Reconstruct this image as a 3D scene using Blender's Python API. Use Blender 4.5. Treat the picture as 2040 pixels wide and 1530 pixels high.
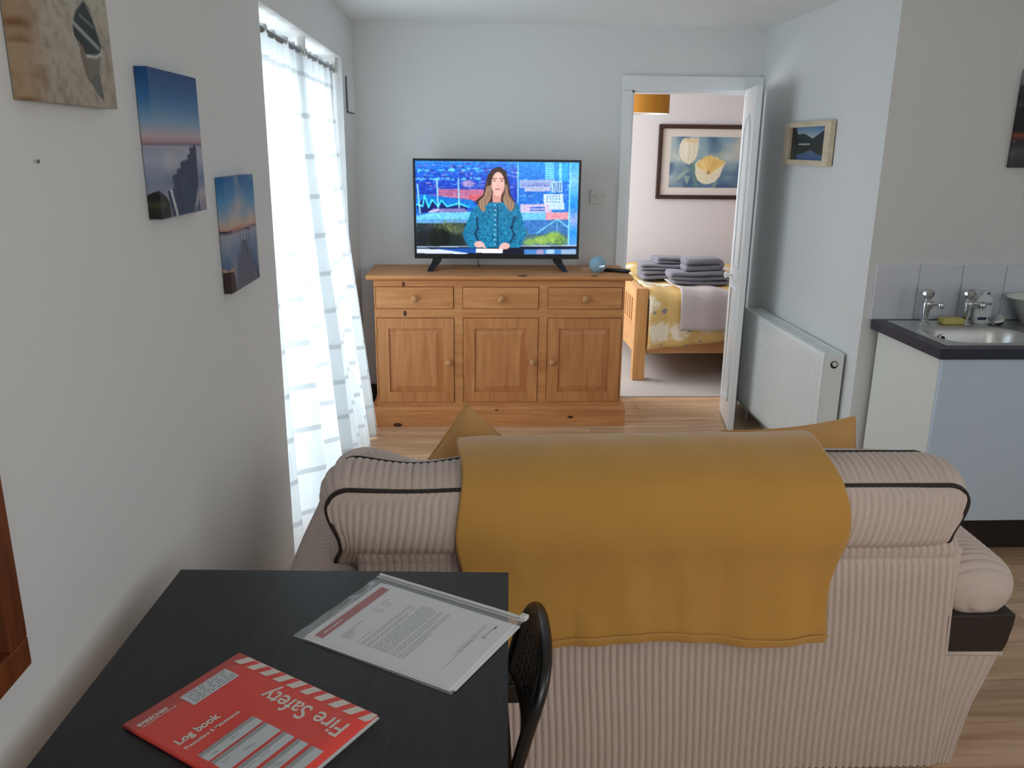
import bpy, bmesh, math, random
import numpy as np
from mathutils import Vector, Matrix

# ------------------------------------------------------------------ scene, camera, world, lights, exposure
for o in list(bpy.data.objects):
    bpy.data.objects.remove(o, do_unlink=True)
SC = bpy.context.scene
COL = SC.collection
random.seed(7)
RNG = np.random.default_rng(11)
PI = math.pi

F_PX, PITCH, YAW, ROLL, CAM_H = 1658.4556, 15.84657, -2.96975, 0.64962, 1.56
def make_camera():
    p, y, r = (math.radians(a) for a in (PITCH, YAW, ROLL))
    fwd = Vector((-math.sin(y) * math.cos(p), math.cos(y) * math.cos(p), -math.sin(p)))
    rt = Vector((math.cos(y), math.sin(y), 0))
    up = rt.cross(fwd)
    rt2 = rt * math.cos(r) + up * math.sin(r)
    up2 = -rt * math.sin(r) + up * math.cos(r)
    m = Matrix((rt2, up2, -fwd)).transposed().to_4x4()
    m.translation = Vector((0, 0, CAM_H))
    cd = bpy.data.cameras.new('camera')
    cd.sensor_width = 36.0
    cd.lens = F_PX / 2040 * 36
    cd.clip_start = 0.05
    c = bpy.data.objects.new('camera', cd)
    c.matrix_world = m
    COL.objects.link(c)
    SC.camera = c
make_camera()

W = bpy.data.worlds.new('overcast_sky')
SC.world = W
W.use_nodes = True
W.node_tree.nodes['Background'].inputs[0].default_value = (0.80, 0.90, 1.0, 1)
W.node_tree.nodes['Background'].inputs[1].default_value = 0.9

def area(name, loc, target, sx, sy, power, col):
    l = bpy.data.lights.new(name, 'AREA')
    l.shape = 'RECTANGLE'; l.size = sx; l.size_y = sy; l.energy = power; l.color = col
    o = bpy.data.objects.new(name, l)
    o.location = loc
    d = Vector(target) - Vector(loc)
    o.rotation_euler = d.to_track_quat('-Z', 'Y').to_euler()
    COL.objects.link(o)
    return o
area('daylight_french_window', (-1.25, 3.74, 1.20), (0.5, 3.74, 1.05), 2.1, 2.0, 90, (0.87, 0.945, 1.0))
area('added_rear_window_fill', (1.0, -1.02, 1.60), (0.45, 0.75, 0.30), 1.7, 1.2, 18, (1.0, 0.985, 0.955))  # fill light added behind the camera to brighten desk and sofa back
area('added_side_window_fill', (3.62, 0.55, 1.50), (0.0, 0.75, 1.20), 1.5, 1.15, 6, (1.0, 0.98, 0.94))  # weak fill added from the kitchen end, for the foreground and left wall
area('daylight_bedroom_window', (-0.48, 6.15, 1.45), (1.5, 6.15, 1.2), 1.3, 1.2, 52, (0.98, 0.97, 1.0))

SC.view_settings.view_transform = 'Standard'
SC.view_settings.look = 'None'
SC.view_settings.gamma = 1.0
SC.view_settings.exposure = 0.2
SC.view_settings.use_curve_mapping = False
SC.cycles.max_bounces = 8
SC.cycles.diffuse_bounces = 5
SC.cycles.adaptive_threshold = 0.06
SC.cycles.glossy_bounces = 3
SC.cycles.transmission_bounces = 4
SC.cycles.transparent_max_bounces = 8
SC.cycles.caustics_reflective = False
SC.cycles.caustics_refractive = False

# ------------------------------------------------------------------ helpers
def lin(c):
    return tuple(((v / 255) / 12.92 if v / 255 <= 0.04045 else ((v / 255 + 0.055) / 1.055) ** 2.4) for v in c)

ROOT = {}
def link(o):
    COL.objects.link(o); return o
def tag(o, label=None, cat=None, group=None, kind=None):
    if label: o['label'] = label
    if cat: o['category'] = cat
    if group: o['group'] = group
    if kind: o['kind'] = kind
    return o
def thing(name, label, cat, loc=(0, 0, 0), rotz=0.0, group=None, kind=None, local=False):
    o = link(bpy.data.objects.new(name, None))
    o.empty_display_size = 0.05
    o.location = loc; o.rotation_euler = (0, 0, rotz)
    ROOT[o.name] = Vector((0, 0, 0)) if local else Vector(loc)
    return tag(o, label, cat, group, kind)

class MB:
    def __init__(s): s.v = []; s.f = []
    def add(s, vs, fs):
        b = len(s.v); s.v += [tuple(p) for p in vs]; s.f += [tuple(b + i for i in f) for f in fs]; return s
    def box(s, x0, x1, y0, y1, z0, z1):
        return s.add([(x0, y0, z0), (x1, y0, z0), (x1, y1, z0), (x0, y1, z0), (x0, y0, z1), (x1, y0, z1), (x1, y1, z1), (x0, y1, z1)],
                     [(0, 3, 2, 1), (4, 5, 6, 7), (0, 1, 5, 4), (1, 2, 6, 5), (2, 3, 7, 6), (3, 0, 4, 7)])
    def hexa(s, lo, hi):   # two quads of four points
        return s.add(list(lo) + list(hi), [(0, 3, 2, 1), (4, 5, 6, 7), (0, 1, 5, 4), (1, 2, 6, 5), (2, 3, 7, 6), (3, 0, 4, 7)])
    def tube(s, pts, r, n=10, closed=False, caps=True):
        pts = [Vector(p) for p in pts]; m = len(pts)
        rs = r if isinstance(r, (list, tuple)) else [r] * m
        b = len(s.v); prev = None
        for i, p in enumerate(pts):
            a = pts[(i - 1) % m] if (closed or i > 0) else p
            c = pts[(i + 1) % m] if (closed or i < m - 1) else p
            t = (c - a).normalized()
            if prev is None:
                u = t.cross(Vector((0, 0, 1)))
                if u.length < 1e-3: u = t.cross(Vector((1, 0, 0)))
                u.normalize()
            else:
                u = (prev - t * prev.dot(t))
                u = u.normalized() if u.length > 1e-6 else t.orthogonal().normalized()
            prev = u; w = t.cross(u)
            for k in range(n):
                a_ = 2 * PI * k / n
                s.v.append(tuple(p + (u * math.cos(a_) + w * math.sin(a_)) * rs[i]))
        for i in range(m if closed else m - 1):
            j = (i + 1) % m
            for k in range(n):
                l = (k + 1) % n
                s.f.append((b + i * n + k, b + i * n + l, b + j * n + l, b + j * n + k))
        if caps and not closed:
            s.f.append(tuple(b + k for k in range(n))[::-1])
            s.f.append(tuple(b + (m - 1) * n + k for k in range(n)))
        return s
    def cyl(s, p0, p1, r0, r1=None, n=20):
        return s.tube([p0, p1], [r0, r0 if r1 is None else r1], n)
    def lathe(s, prof, c=(0, 0, 0), n=24):
        b = len(s.v); m = len(prof)
        for r, z in prof:
            for k in range(n):
                a = 2 * PI * k / n
                s.v.append((c[0] + r * math.cos(a), c[1] + r * math.sin(a), c[2] + z))
        for i in range(m - 1):
            for k in range(n):
                l = (k + 1) % n
                s.f.append((b + i * n + k, b + i * n + l, b + (i + 1) * n + l, b + (i + 1) * n + k))
        s.f.append(tuple(b + k for k in range(n))[::-1]); s.f.append(tuple(b + (m - 1) * n + k for k in range(n)))
        return s
    def grid(s, fn, nu, nv, wrap=False):
        b = len(s.v)
        for i in range(nu + 1):
            for j in range(nv + 1):
                s.v.append(tuple(fn(i / nu, j / nv)))
        for i in range(nu):
            for j in range(nv):
                a = b + i * (nv + 1) + j
                s.f.append((a, a + nv + 1, a + nv + 2, a + 1))
        return s
    def prism(s, poly, axis, a0, a1):
        n = len(poly); b = len(s.v)
        for a in (a0, a1):
            for (p, q) in poly:
                s.v.append({'x': (a, p, q), 'y': (p, a, q), 'z': (p, q, a)}[axis])
        s.f.append(tuple(b + i for i in range(n))[::-1]); s.f.append(tuple(b + n + i for i in range(n)))
        for i in range(n):
            j = (i + 1) % n
            s.f.append((b + i, b + j, b + n + j, b + n + i))
        return s

def fix_normals(me):
    bm = bmesh.new(); bm.from_mesh(me)
    bmesh.ops.recalc_face_normals(bm, faces=bm.faces[:])
    bm.to_mesh(me); bm.free()

def obj(name, mb, mat, parent=None, smooth=False, bevel=0.0, seg=2, solid=0.0, local=False, fix=True, solid_off=0.0):
    vs = mb.v
    off = Vector((0, 0, 0))
    if parent is None:
        a = np.array(vs); off = Vector(((a[:, 0].min() + a[:, 0].max()) / 2, (a[:, 1].min() + a[:, 1].max()) / 2, a[:, 2].min()))
    elif not local:
        off = ROOT[parent.name]
    vs = [(v[0] - off[0], v[1] - off[1], v[2] - off[2]) for v in vs]
    me = bpy.data.meshes.new(name)
    me.from_pydata(vs, [], mb.f)
    me.update()
    if fix: fix_normals(me)
    if smooth:
        me.shade_smooth()
    me.materials.append(mat)
    o = link(bpy.data.objects.new(name, me))
    if parent is None:
        o.location = off; ROOT[o.name] = off
    else:
        o.parent = parent; ROOT[o.name] = ROOT[parent.name]
    if solid:
        m = o.modifiers.new('thickness', 'SOLIDIFY'); m.thickness = solid; m.offset = solid_off
    if bevel:
        m = o.modifiers.new('bevel', 'BEVEL'); m.width = bevel; m.segments = seg; m.limit_method = 'ANGLE'; m.angle_limit = math.radians(40)
        m.harden_normals = False
    return o

def box(name, b, mat, parent=None, **k):
    return obj(name, MB().box(*b), mat, parent, **k)

def text(name, s, size, mat, parent, loc, rotz=0.0, bold=0.0, align='LEFT', shear=0.0, extrude=0.0002, rot=None, space=1.0, sx=1.0):
    cu = bpy.data.curves.new(name, 'FONT')
    cu.body = s; cu.size = size; cu.align_x = align; cu.offset = bold; cu.extrude = extrude; cu.shear = shear
    cu.space_character = space; cu.resolution_u = 4
    t = bpy.data.objects.new(name, cu); COL.objects.link(t)
    bpy.context.view_layer.update()
    me = bpy.data.meshes.new_from_object(t.evaluated_get(bpy.context.evaluated_depsgraph_get()))
    bpy.data.objects.remove(t, do_unlink=True)
    me.name = name
    me.materials.clear(); me.materials.append(mat)
    o = link(bpy.data.objects.new(name, me))
    o.parent = parent; ROOT[o.name] = ROOT[parent.name]
    o.location = Vector(loc); o.scale = (sx, 1, 1)
    o.rotation_euler = rot if rot else (0, 0, rotz)
    return o

# ------------------------------------------------------------------ materials
def newmat(name):
    m = bpy.data.materials.new(name); m.use_nodes = True
    nt = m.node_tree
    return m, nt, nt.nodes['Principled BSDF']
def N(nt, t, **k):
    n = nt.nodes.new(t)
    for a, v in k.items(): setattr(n, a, v)
    return n
def plain(name, rgb, rough=0.6, metal=0.0, bump=0.0, bscale=60.0, var=0.0, vscale=8.0, spec=0.5, coat=0.0, sheen=0.0):
    m, nt, p = newmat(name)
    c = (*lin(rgb), 1)
    p.inputs['Base Color'].default_value = c
    p.inputs['Roughness'].default_value = rough
    p.inputs['Metallic'].default_value = metal
    p.inputs['Specular IOR Level'].default_value = spec
    p.inputs['Coat Weight'].default_value = coat
    if sheen:
        p.inputs['Sheen Weight'].default_value = sheen; p.inputs['Sheen Roughness'].default_value = 0.4
    tc = N(nt, 'ShaderNodeTexCoord')
    n = N(nt, 'ShaderNodeTexNoise'); n.inputs['Scale'].default_value = vscale if var else bscale; n.inputs['Detail'].default_value = 4
    nt.links.new(tc.outputs['Object'], n.inputs['Vector'])
    if var:
        mx = N(nt, 'ShaderNodeMix', data_type='RGBA')
        nt.links.new(n.outputs['Fac'], mx.inputs['Factor'])
        mx.inputs['A'].default_value = tuple(max(0, v * (1 - var)) for v in c[:3]) + (1,)
        mx.inputs['B'].default_value = tuple(min(1, v * (1 + var)) for v in c[:3]) + (1,)
        nt.links.new(mx.outputs['Result'], p.inputs['Base Color'])
    if bump:
        n2 = N(nt, 'ShaderNodeTexNoise'); n2.inputs['Scale'].default_value = bscale; n2.inputs['Detail'].default_value = 3
        nt.links.new(tc.outputs['Object'], n2.inputs['Vector'])
        b = N(nt, 'ShaderNodeBump'); b.inputs['Strength'].default_value = bump; b.inputs['Distance'].default_value = 0.004
        nt.links.new(n2.outputs['Fac'], b.inputs['Height']); nt.links.new(b.outputs['Normal'], p.inputs['Normal'])
    return m
def wood(name, c1, c2, axis='x', scale=1.0, rough=0.45, knots=0.0, rand=0.0, spec=0.4):
    m, nt, p = newmat(name)
    tc = N(nt, 'ShaderNodeTexCoord'); mp = N(nt, 'ShaderNodeMapping')
    st = {'x': (1.0, 14, 14), 'y': (14, 1.0, 14), 'z': (14, 14, 1.0)}[axis]
    mp.inputs['Scale'].default_value = tuple(v * scale for v in st)
    oi = N(nt, 'ShaderNodeObjectInfo')
    ad = N(nt, 'ShaderNodeVectorMath', operation='ADD')
    sc = N(nt, 'ShaderNodeVectorMath', operation='SCALE'); sc.inputs['Scale'].default_value = 9.0
    cb = N(nt, 'ShaderNodeCombineXYZ')
    for k in 'XYZ': nt.links.new(oi.outputs['Random'], cb.inputs[k])
    nt.links.new(cb.outputs[0], sc.inputs[0]); nt.links.new(tc.outputs['Object'], ad.inputs[0]); nt.links.new(sc.outputs[0], ad.inputs[1])
    nt.links.new(ad.outputs[0], mp.inputs['Vector'])
    n = N(nt, 'ShaderNodeTexNoise'); n.inputs['Scale'].default_value = 2.2; n.inputs['Detail'].default_value = 6; n.inputs['Distortion'].default_value = 0.6
    nt.links.new(mp.outputs[0], n.inputs['Vector'])
    n2 = N(nt, 'ShaderNodeTexNoise'); n2.inputs['Scale'].default_value = 9; n2.inputs['Detail'].default_value = 3
    nt.links.new(mp.outputs[0], n2.inputs['Vector'])
    mxn = N(nt, 'ShaderNodeMath', operation='MULTIPLY_ADD'); mxn.inputs[1].default_value = 0.35
    nt.links.new(n2.outputs['Fac'], mxn.inputs[0]); nt.links.new(n.outputs['Fac'], mxn.inputs[2])
    cr = N(nt, 'ShaderNodeValToRGB')
    cr.color_ramp.elements[0].position = 0.42; cr.color_ramp.elements[0].color = (*lin(c2), 1)
    cr.color_ramp.elements[1].position = 0.88; cr.color_ramp.elements[1].color = (*lin(c1), 1)
    nt.links.new(mxn.outputs[0], cr.inputs[0])
    out = cr.outputs[0]
    if rand:
        hs = N(nt, 'ShaderNodeHueSaturation')
        mr = N(nt, 'ShaderNodeMapRange'); mr.inputs['To Min'].default_value = 1 - rand; mr.inputs['To Max'].default_value = 1 + rand
        nt.links.new(oi.outputs['Random'], mr.inputs['Value']); nt.links.new(mr.outputs[0], hs.inputs['Value'])
        nt.links.new(out, hs.inputs['Color']); out = hs.outputs[0]
    nt.links.new(out, p.inputs['Base Color'])
    p.inputs['Roughness'].default_value = rough; p.inputs['Specular IOR Level'].default_value = spec
    b = N(nt, 'ShaderNodeBump'); b.inputs['Strength'].default_value = 0.06; b.inputs['Distance'].default_value = 0.002
    nt.links.new(mxn.outputs[0], b.inputs['Height']); nt.links.new(b.outputs[0], p.inputs['Normal'])
    return m
def attr_mat(name, rough=0.6, emit=0.0, spec=0.4):
    m, nt, p = newmat(name)
    a = N(nt, 'ShaderNodeAttribute', attribute_name='paint')
    if emit:
        p.inputs['Base Color'].default_value = (0.004, 0.004, 0.005, 1)
        nt.links.new(a.outputs['Color'], p.inputs['Emission Color']); p.inputs['Emission Strength'].default_value = emit
    else:
        nt.links.new(a.outputs['Color'], p.inputs['Base Color'])
    p.inputs['Roughness'].default_value = rough; p.inputs['Specular IOR Level'].default_value = spec
    return m
def emit_mat(name, rgb, s):
    m, nt, p = newmat(name)
    p.inputs['Base Color'].default_value = (0, 0, 0, 1)
    p.inputs['Emission Color'].default_value = (*lin(rgb), 1); p.inputs['Emission Strength'].default_value = s
    return m

M = {}
M['wall'] = plain('wall_paint', (233, 234, 234), 0.75, bump=0.05, bscale=90, spec=0.25)
M['ceiling'] = plain('ceiling_paint', (240, 243, 242), 0.85, spec=0.2)
M['bedwall'] = plain('bedroom_wall_paint', (222, 216, 216), 0.85, spec=0.2)
M['white_gloss'] = plain('white_gloss_paint', (238, 241, 243), 0.28, spec=0.5)
M['white_plastic'] = plain('white_plastic', (226, 226, 222), 0.4)
M['radiator'] = plain('radiator_enamel', (240, 243, 242), 0.35)
M['black_plastic'] = plain('black_plastic', (14, 14, 15), 0.35)
M['dark_skirting'] = plain('dark_skirting', (48, 37, 31), 0.5)
M['pine_x'] = wood('pine_grain_across', (220, 158, 102), (192, 124, 74), 'x', 1.0)
M['pine_z'] = wood('pine_grain_upright', (216, 153, 99), (184, 116, 68), 'z', 1.0)
M['pine_knob'] = wood('pine_knob', (205, 158, 110), (178, 126, 80), 'y', 2.0, 0.4)
M['knot'] = plain('pine_knot', (82, 42, 24), 0.5, var=0.3, vscale=60)
M['brass'] = plain('brass_hinge', (190, 150, 90), 0.35, 0.9)
M['plank'] = wood('laminate_plank', (226, 190, 154), (174, 134, 102), 'x', 0.7, 0.33, rand=0.09)
M['subfloor'] = plain('floor_joint', (92, 62, 40), 0.7)
M['carpet'] = plain('bedroom_carpet', (198, 190, 184), 0.95, bump=0.6, bscale=420, var=0.08, vscale=260, spec=0.1)
M['desk'] = wood('black_brown_desk', (42, 42, 45), (31, 31, 34), 'y', 2.0, 0.42, spec=0.4)
M['metal_black'] = plain('black_steel', (16, 17, 18), 0.3, 0.0, spec=0.6)
M['chair_shell'] = plain('black_chair_shell', (10, 10, 11), 0.42)
M['cord'] = plain('beige_corduroy', (212, 193, 183), 0.92, bump=0.15, bscale=320, var=0.06, vscale=12, spec=0.15, sheen=0.25)
M['piping'] = plain('dark_piping', (38, 28, 26), 0.6)
M['faux_leather'] = plain('dark_brown_faux_leather', (44, 36, 33), 0.5, bump=0.1, bscale=200)
M['mustard'] = plain('mustard_fleece', (206, 154, 78), 0.95, bump=0.35, bscale=420, var=0.06, vscale=10, spec=0.1, sheen=0.6)
M['mustard_velvet'] = plain('mustard_velvet', (212, 162, 102), 0.8, var=0.08, vscale=7, spec=0.2, sheen=0.3)
M['chrome'] = plain('chrome', (205, 208, 212), 0.08, 1.0)
M['steel'] = plain('brushed_stainless', (214, 214, 212), 0.36, 1.0)
M['worktop'] = plain('charcoal_worktop', (42, 48, 66), 0.38, var=0.08, vscale=90)
M['unit_side'] = plain('ivory_unit_panel', (236, 238, 231), 0.5)
M['unit_door'] = plain('white_unit_door', (206, 224, 242), 0.35)
M['plinth'] = plain('dark_kick_board', (40, 30, 25), 0.6)
M['tile'] = plain('pale_grey_tile', (226, 230, 240), 0.25)
M['grout'] = plain('white_grout', (226, 226, 226), 0.8)
M['sponge'] = plain('yellow_sponge', (222, 210, 128), 0.95, bump=0.7, bscale=260, var=0.1, vscale=120)
M['bed_wood_y'] = wood('bed_pine_y', (224, 172, 110), (200, 142, 82), 'y', 1.0, 0.4)
M['bed_wood_z'] = wood('bed_pine_z', (222, 170, 110), (198, 140, 82), 'z', 1.0, 0.4)
M['bed_wood_x'] = wood('bed_pine_x', (208, 156, 100), (186, 128, 76), 'x', 1.0, 0.4)
M['towel'] = plain('grey_towel', (134, 134, 144), 0.98, bump=0.8, bscale=300, var=0.1, vscale=30, spec=0.05, sheen=0.3)
M['throw'] = plain('off_white_throw', (206, 196, 196), 0.95, bump=0.8, bscale=180, spec=0.1, sheen=0.2)
M['mattress'] = plain('mattress_ticking', (225, 222, 215), 0.9)
M['shade'] = plain('mustard_lamp_shade', (170, 112, 22), 0.8, bump=0.1, bscale=300)
M['shade_in'] = plain('shade_lining', (232, 226, 218), 0.8)
M['dark_frame'] = wood('dark_brown_frame', (74, 48, 40), (44, 28, 24), 'x', 2.0, 0.4)
M['pale_frame'] = wood('pale_wood_frame', (230, 214, 188), (208, 190, 160), 'y', 1.5, 0.5)
M['orange_frame'] = wood('red_brown_frame', (132, 70, 34), (96, 46, 22), 'z', 1.5, 0.4)
M['mount'] = plain('cream_mount', (222, 212, 204), 0.9)
M['mirror'] = plain('mirror_glass', (200, 205, 205), 0.04, 1.0)
M['red_cover'] = plain('red_card_cover', (238, 76, 66), 0.34, coat=0.2)
M['print_white'] = plain('printed_white', (226, 218, 208), 0.5)
M['print_grey'] = plain('printed_grey', (165, 166, 168), 0.5)
M['print_box'] = plain('printed_pale_box', (206, 212, 216), 0.5)
M['ink'] = plain('blue_black_ink', (52, 54, 66), 0.6)
M['text_grey'] = plain('letter_print', (110, 110, 114), 0.7)
M['band_red'] = plain('faded_red_band', (186, 92, 96), 0.6)
M['paper'] = plain('white_paper', (245, 245, 247), 0.75)
M['page_edge'] = plain('page_edges', (205, 205, 205), 0.8)
M['pale_blue'] = plain('pale_blue_fabric', (150, 186, 206), 0.75, bump=0.3, bscale=500)
M['led'] = emit_mat('white_led_digits', (225, 228, 255), 1.6)
M['grey_wire'] = plain('white_cable', (215, 215, 215), 0.5)
M['bottle'] = plain('white_bottle', (224, 230, 234), 0.32)
M['navy'] = plain('navy_print', (28, 44, 84), 0.45)
M['tub'] = plain('white_tub_plastic', (236, 239, 230), 0.35)
M['rod'] = plain('satin_curtain_rod', (150, 152, 152), 0.35, 0.7)
M['frame_upvc'] = plain('white_window_frame', (235, 238, 240), 0.35)
M['outside'] = plain('pale_outdoor_paving', (190, 188, 182), 0.9)

def glass_mat(name, tint, gloss, rough):
    m, nt, p = newmat(name)
    nt.nodes.remove(p)
    out = nt.nodes['Material Output']
    t = N(nt, 'ShaderNodeBsdfTransparent'); t.inputs[0].default_value = (*tint, 1)
    g = N(nt, 'ShaderNodeBsdfGlossy'); g.inputs['Roughness'].default_value = rough
    mx = N(nt, 'ShaderNodeMixShader'); mx.inputs[0].default_value = gloss
    nt.links.new(t.outputs[0], mx.inputs[1]); nt.links.new(g.outputs[0], mx.inputs[2])
    nt.links.new(mx.outputs[0], out.inputs[0])
    return m
M['glass'] = glass_mat('window_glass', (0.97, 0.985, 0.985), 0.04, 0.02)
M['wallet'] = None
def wallet_mat():
    m, nt, p = newmat('frosted_clear_plastic')
    nt.nodes.remove(p)
    out = nt.nodes['Material Output']
    t = N(nt, 'ShaderNodeBsdfTransparent'); t.inputs[0].default_value = (0.975, 0.975, 0.98, 1)
    d = N(nt, 'ShaderNodeBsdfDiffuse'); d.inputs[0].default_value = (0.85, 0.86, 0.88, 1)
    mx = N(nt, 'ShaderNodeMixShader'); mx.inputs[0].default_value = 0.12
    g = N(nt, 'ShaderNodeBsdfGlossy'); g.inputs['Roughness'].default_value = 0.12
    mx2 = N(nt, 'ShaderNodeMixShader'); mx2.inputs[0].default_value = 0.07
    nt.links.new(t.outputs[0], mx.inputs[1]); nt.links.new(d.outputs[0], mx.inputs[2])
    nt.links.new(mx.outputs[0], mx2.inputs[1]); nt.links.new(g.outputs[0], mx2.inputs[2])
    nt.links.new(mx2.outputs[0], out.inputs[0])
    return m
M['wallet'] = wallet_mat()

def sheer_mat():
    m, nt, p = newmat('white_sheer_voile')
    nt.nodes.remove(p)
    out = nt.nodes['Material Output']
    tc = N(nt, 'ShaderNodeTexCoord'); sp = N(nt, 'ShaderNodeSeparateXYZ')
    nt.links.new(tc.outputs['Object'], sp.inputs[0])
    md = N(nt, 'ShaderNodeMath', operation='MODULO'); md.inputs[1].default_value = 0.166
    nt.links.new(sp.outputs['Z'], md.inputs[0])
    lt = N(nt, 'ShaderNodeMath', operation='LESS_THAN'); lt.inputs[1].default_value = 0.020
    nt.links.new(md.outputs[0], lt.inputs[0])
    t = N(nt, 'ShaderNodeBsdfTransparent'); t.inputs[0].default_value = (0.97, 0.985, 1, 1)
    tr = N(nt, 'ShaderNodeBsdfTranslucent'); tr.inputs[0].default_value = (0.74, 0.77, 0.79, 1)
    df = N(nt, 'ShaderNodeBsdfDiffuse'); df.inputs[0].default_value = (0.86, 0.87, 0.88, 1)
    m1 = N(nt, 'ShaderNodeMixShader'); m1.inputs[0].default_value = 0.45
    cm = N(nt, 'ShaderNodeMix', data_type='RGBA'); cm.inputs['A'].default_value = (0.58, 0.62, 0.64, 1); cm.inputs['B'].default_value = (0.36, 0.39, 0.41, 1)
    nt.links.new(lt.outputs[0], cm.inputs['Factor']); nt.links.new(cm.outputs['Result'], tr.inputs[0])
    nt.links.new(tr.outputs[0], m1.inputs[1]); nt.links.new(df.outputs[0], m1.inputs[2])
    op = N(nt, 'ShaderNodeMapRange'); op.inputs['To Min'].default_value = 0.90; op.inputs['To Max'].default_value = 0.985
    nt.links.new(lt.outputs[0], op.inputs['Value'])
    m2 = N(nt, 'ShaderNodeMixShader')
    nt.links.new(op.outputs[0], m2.inputs[0]); nt.links.new(t.outputs[0], m2.inputs[1]); nt.links.new(m1.outputs[0], m2.inputs[2])
    nt.links.new(m2.outputs[0], out.inputs[0])
    return m
M['sheer'] = sheer_mat()

def duvet_mat():
    m, nt, p = newmat('mustard_floral_cotton')
    tc = N(nt, 'ShaderNodeTexCoord')
    v = N(nt, 'ShaderNodeTexVoronoi'); v.inputs['Scale'].default_value = 5.2
    nz = N(nt, 'ShaderNodeTexNoise'); nz.inputs['Scale'].default_value = 34; nz.inputs['Detail'].default_value = 3
    nt.links.new(tc.outputs['Object'], v.inputs['Vector']); nt.links.new(tc.outputs['Object'], nz.inputs['Vector'])
    ad = N(nt, 'ShaderNodeMath', operation='MULTIPLY_ADD'); ad.inputs[1].default_value = 0.55
    nt.links.new(nz.outputs['Fac'], ad.inputs[0]); nt.links.new(v.outputs['Distance'], ad.inputs[2])
    cr = N(nt, 'ShaderNodeValToRGB'); e = cr.color_ramp.elements
    e[0].position = 0.60; e[0].color = (*lin((240, 230, 208)), 1)
    e[1].position = 0.74; e[1].color = (*lin((220, 184, 116)), 1)
    x = e.new(0.66); x.color = (*lin((226, 204, 158)), 1)
    nt.links.new(ad.outputs[0], cr.inputs[0])
    v2 = N(nt, 'ShaderNodeTexVoronoi'); v2.inputs['Scale'].default_value = 11.0
    nt.links.new(tc.outputs['Object'], v2.inputs['Vector'])
    ad2 = N(nt, 'ShaderNodeMath', operation='MULTIPLY_ADD'); ad2.inputs[1].default_value = 0.5
    nt.links.new(nz.outputs['Fac'], ad2.inputs[0]); nt.links.new(v2.outputs['Distance'], ad2.inputs[2])
    lt = N(nt, 'ShaderNodeMath', operation='LESS_THAN'); lt.inputs[1].default_value = 0.45
    nt.links.new(ad2.outputs[0], lt.inputs[0])
    mx = N(nt, 'ShaderNodeMix', data_type='RGBA'); mx.inputs['B'].default_value = (*lin((140, 140, 152)), 1)
    nt.links.new(lt.outputs[0], mx.inputs['Factor']); nt.links.new(cr.outputs[0], mx.inputs['A'])
    nt.links.new(mx.outputs['Result'], p.inputs['Base Color']); p.inputs['Roughness'].default_value = 0.9
    return m
M['duvet'] = duvet_mat()

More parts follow.
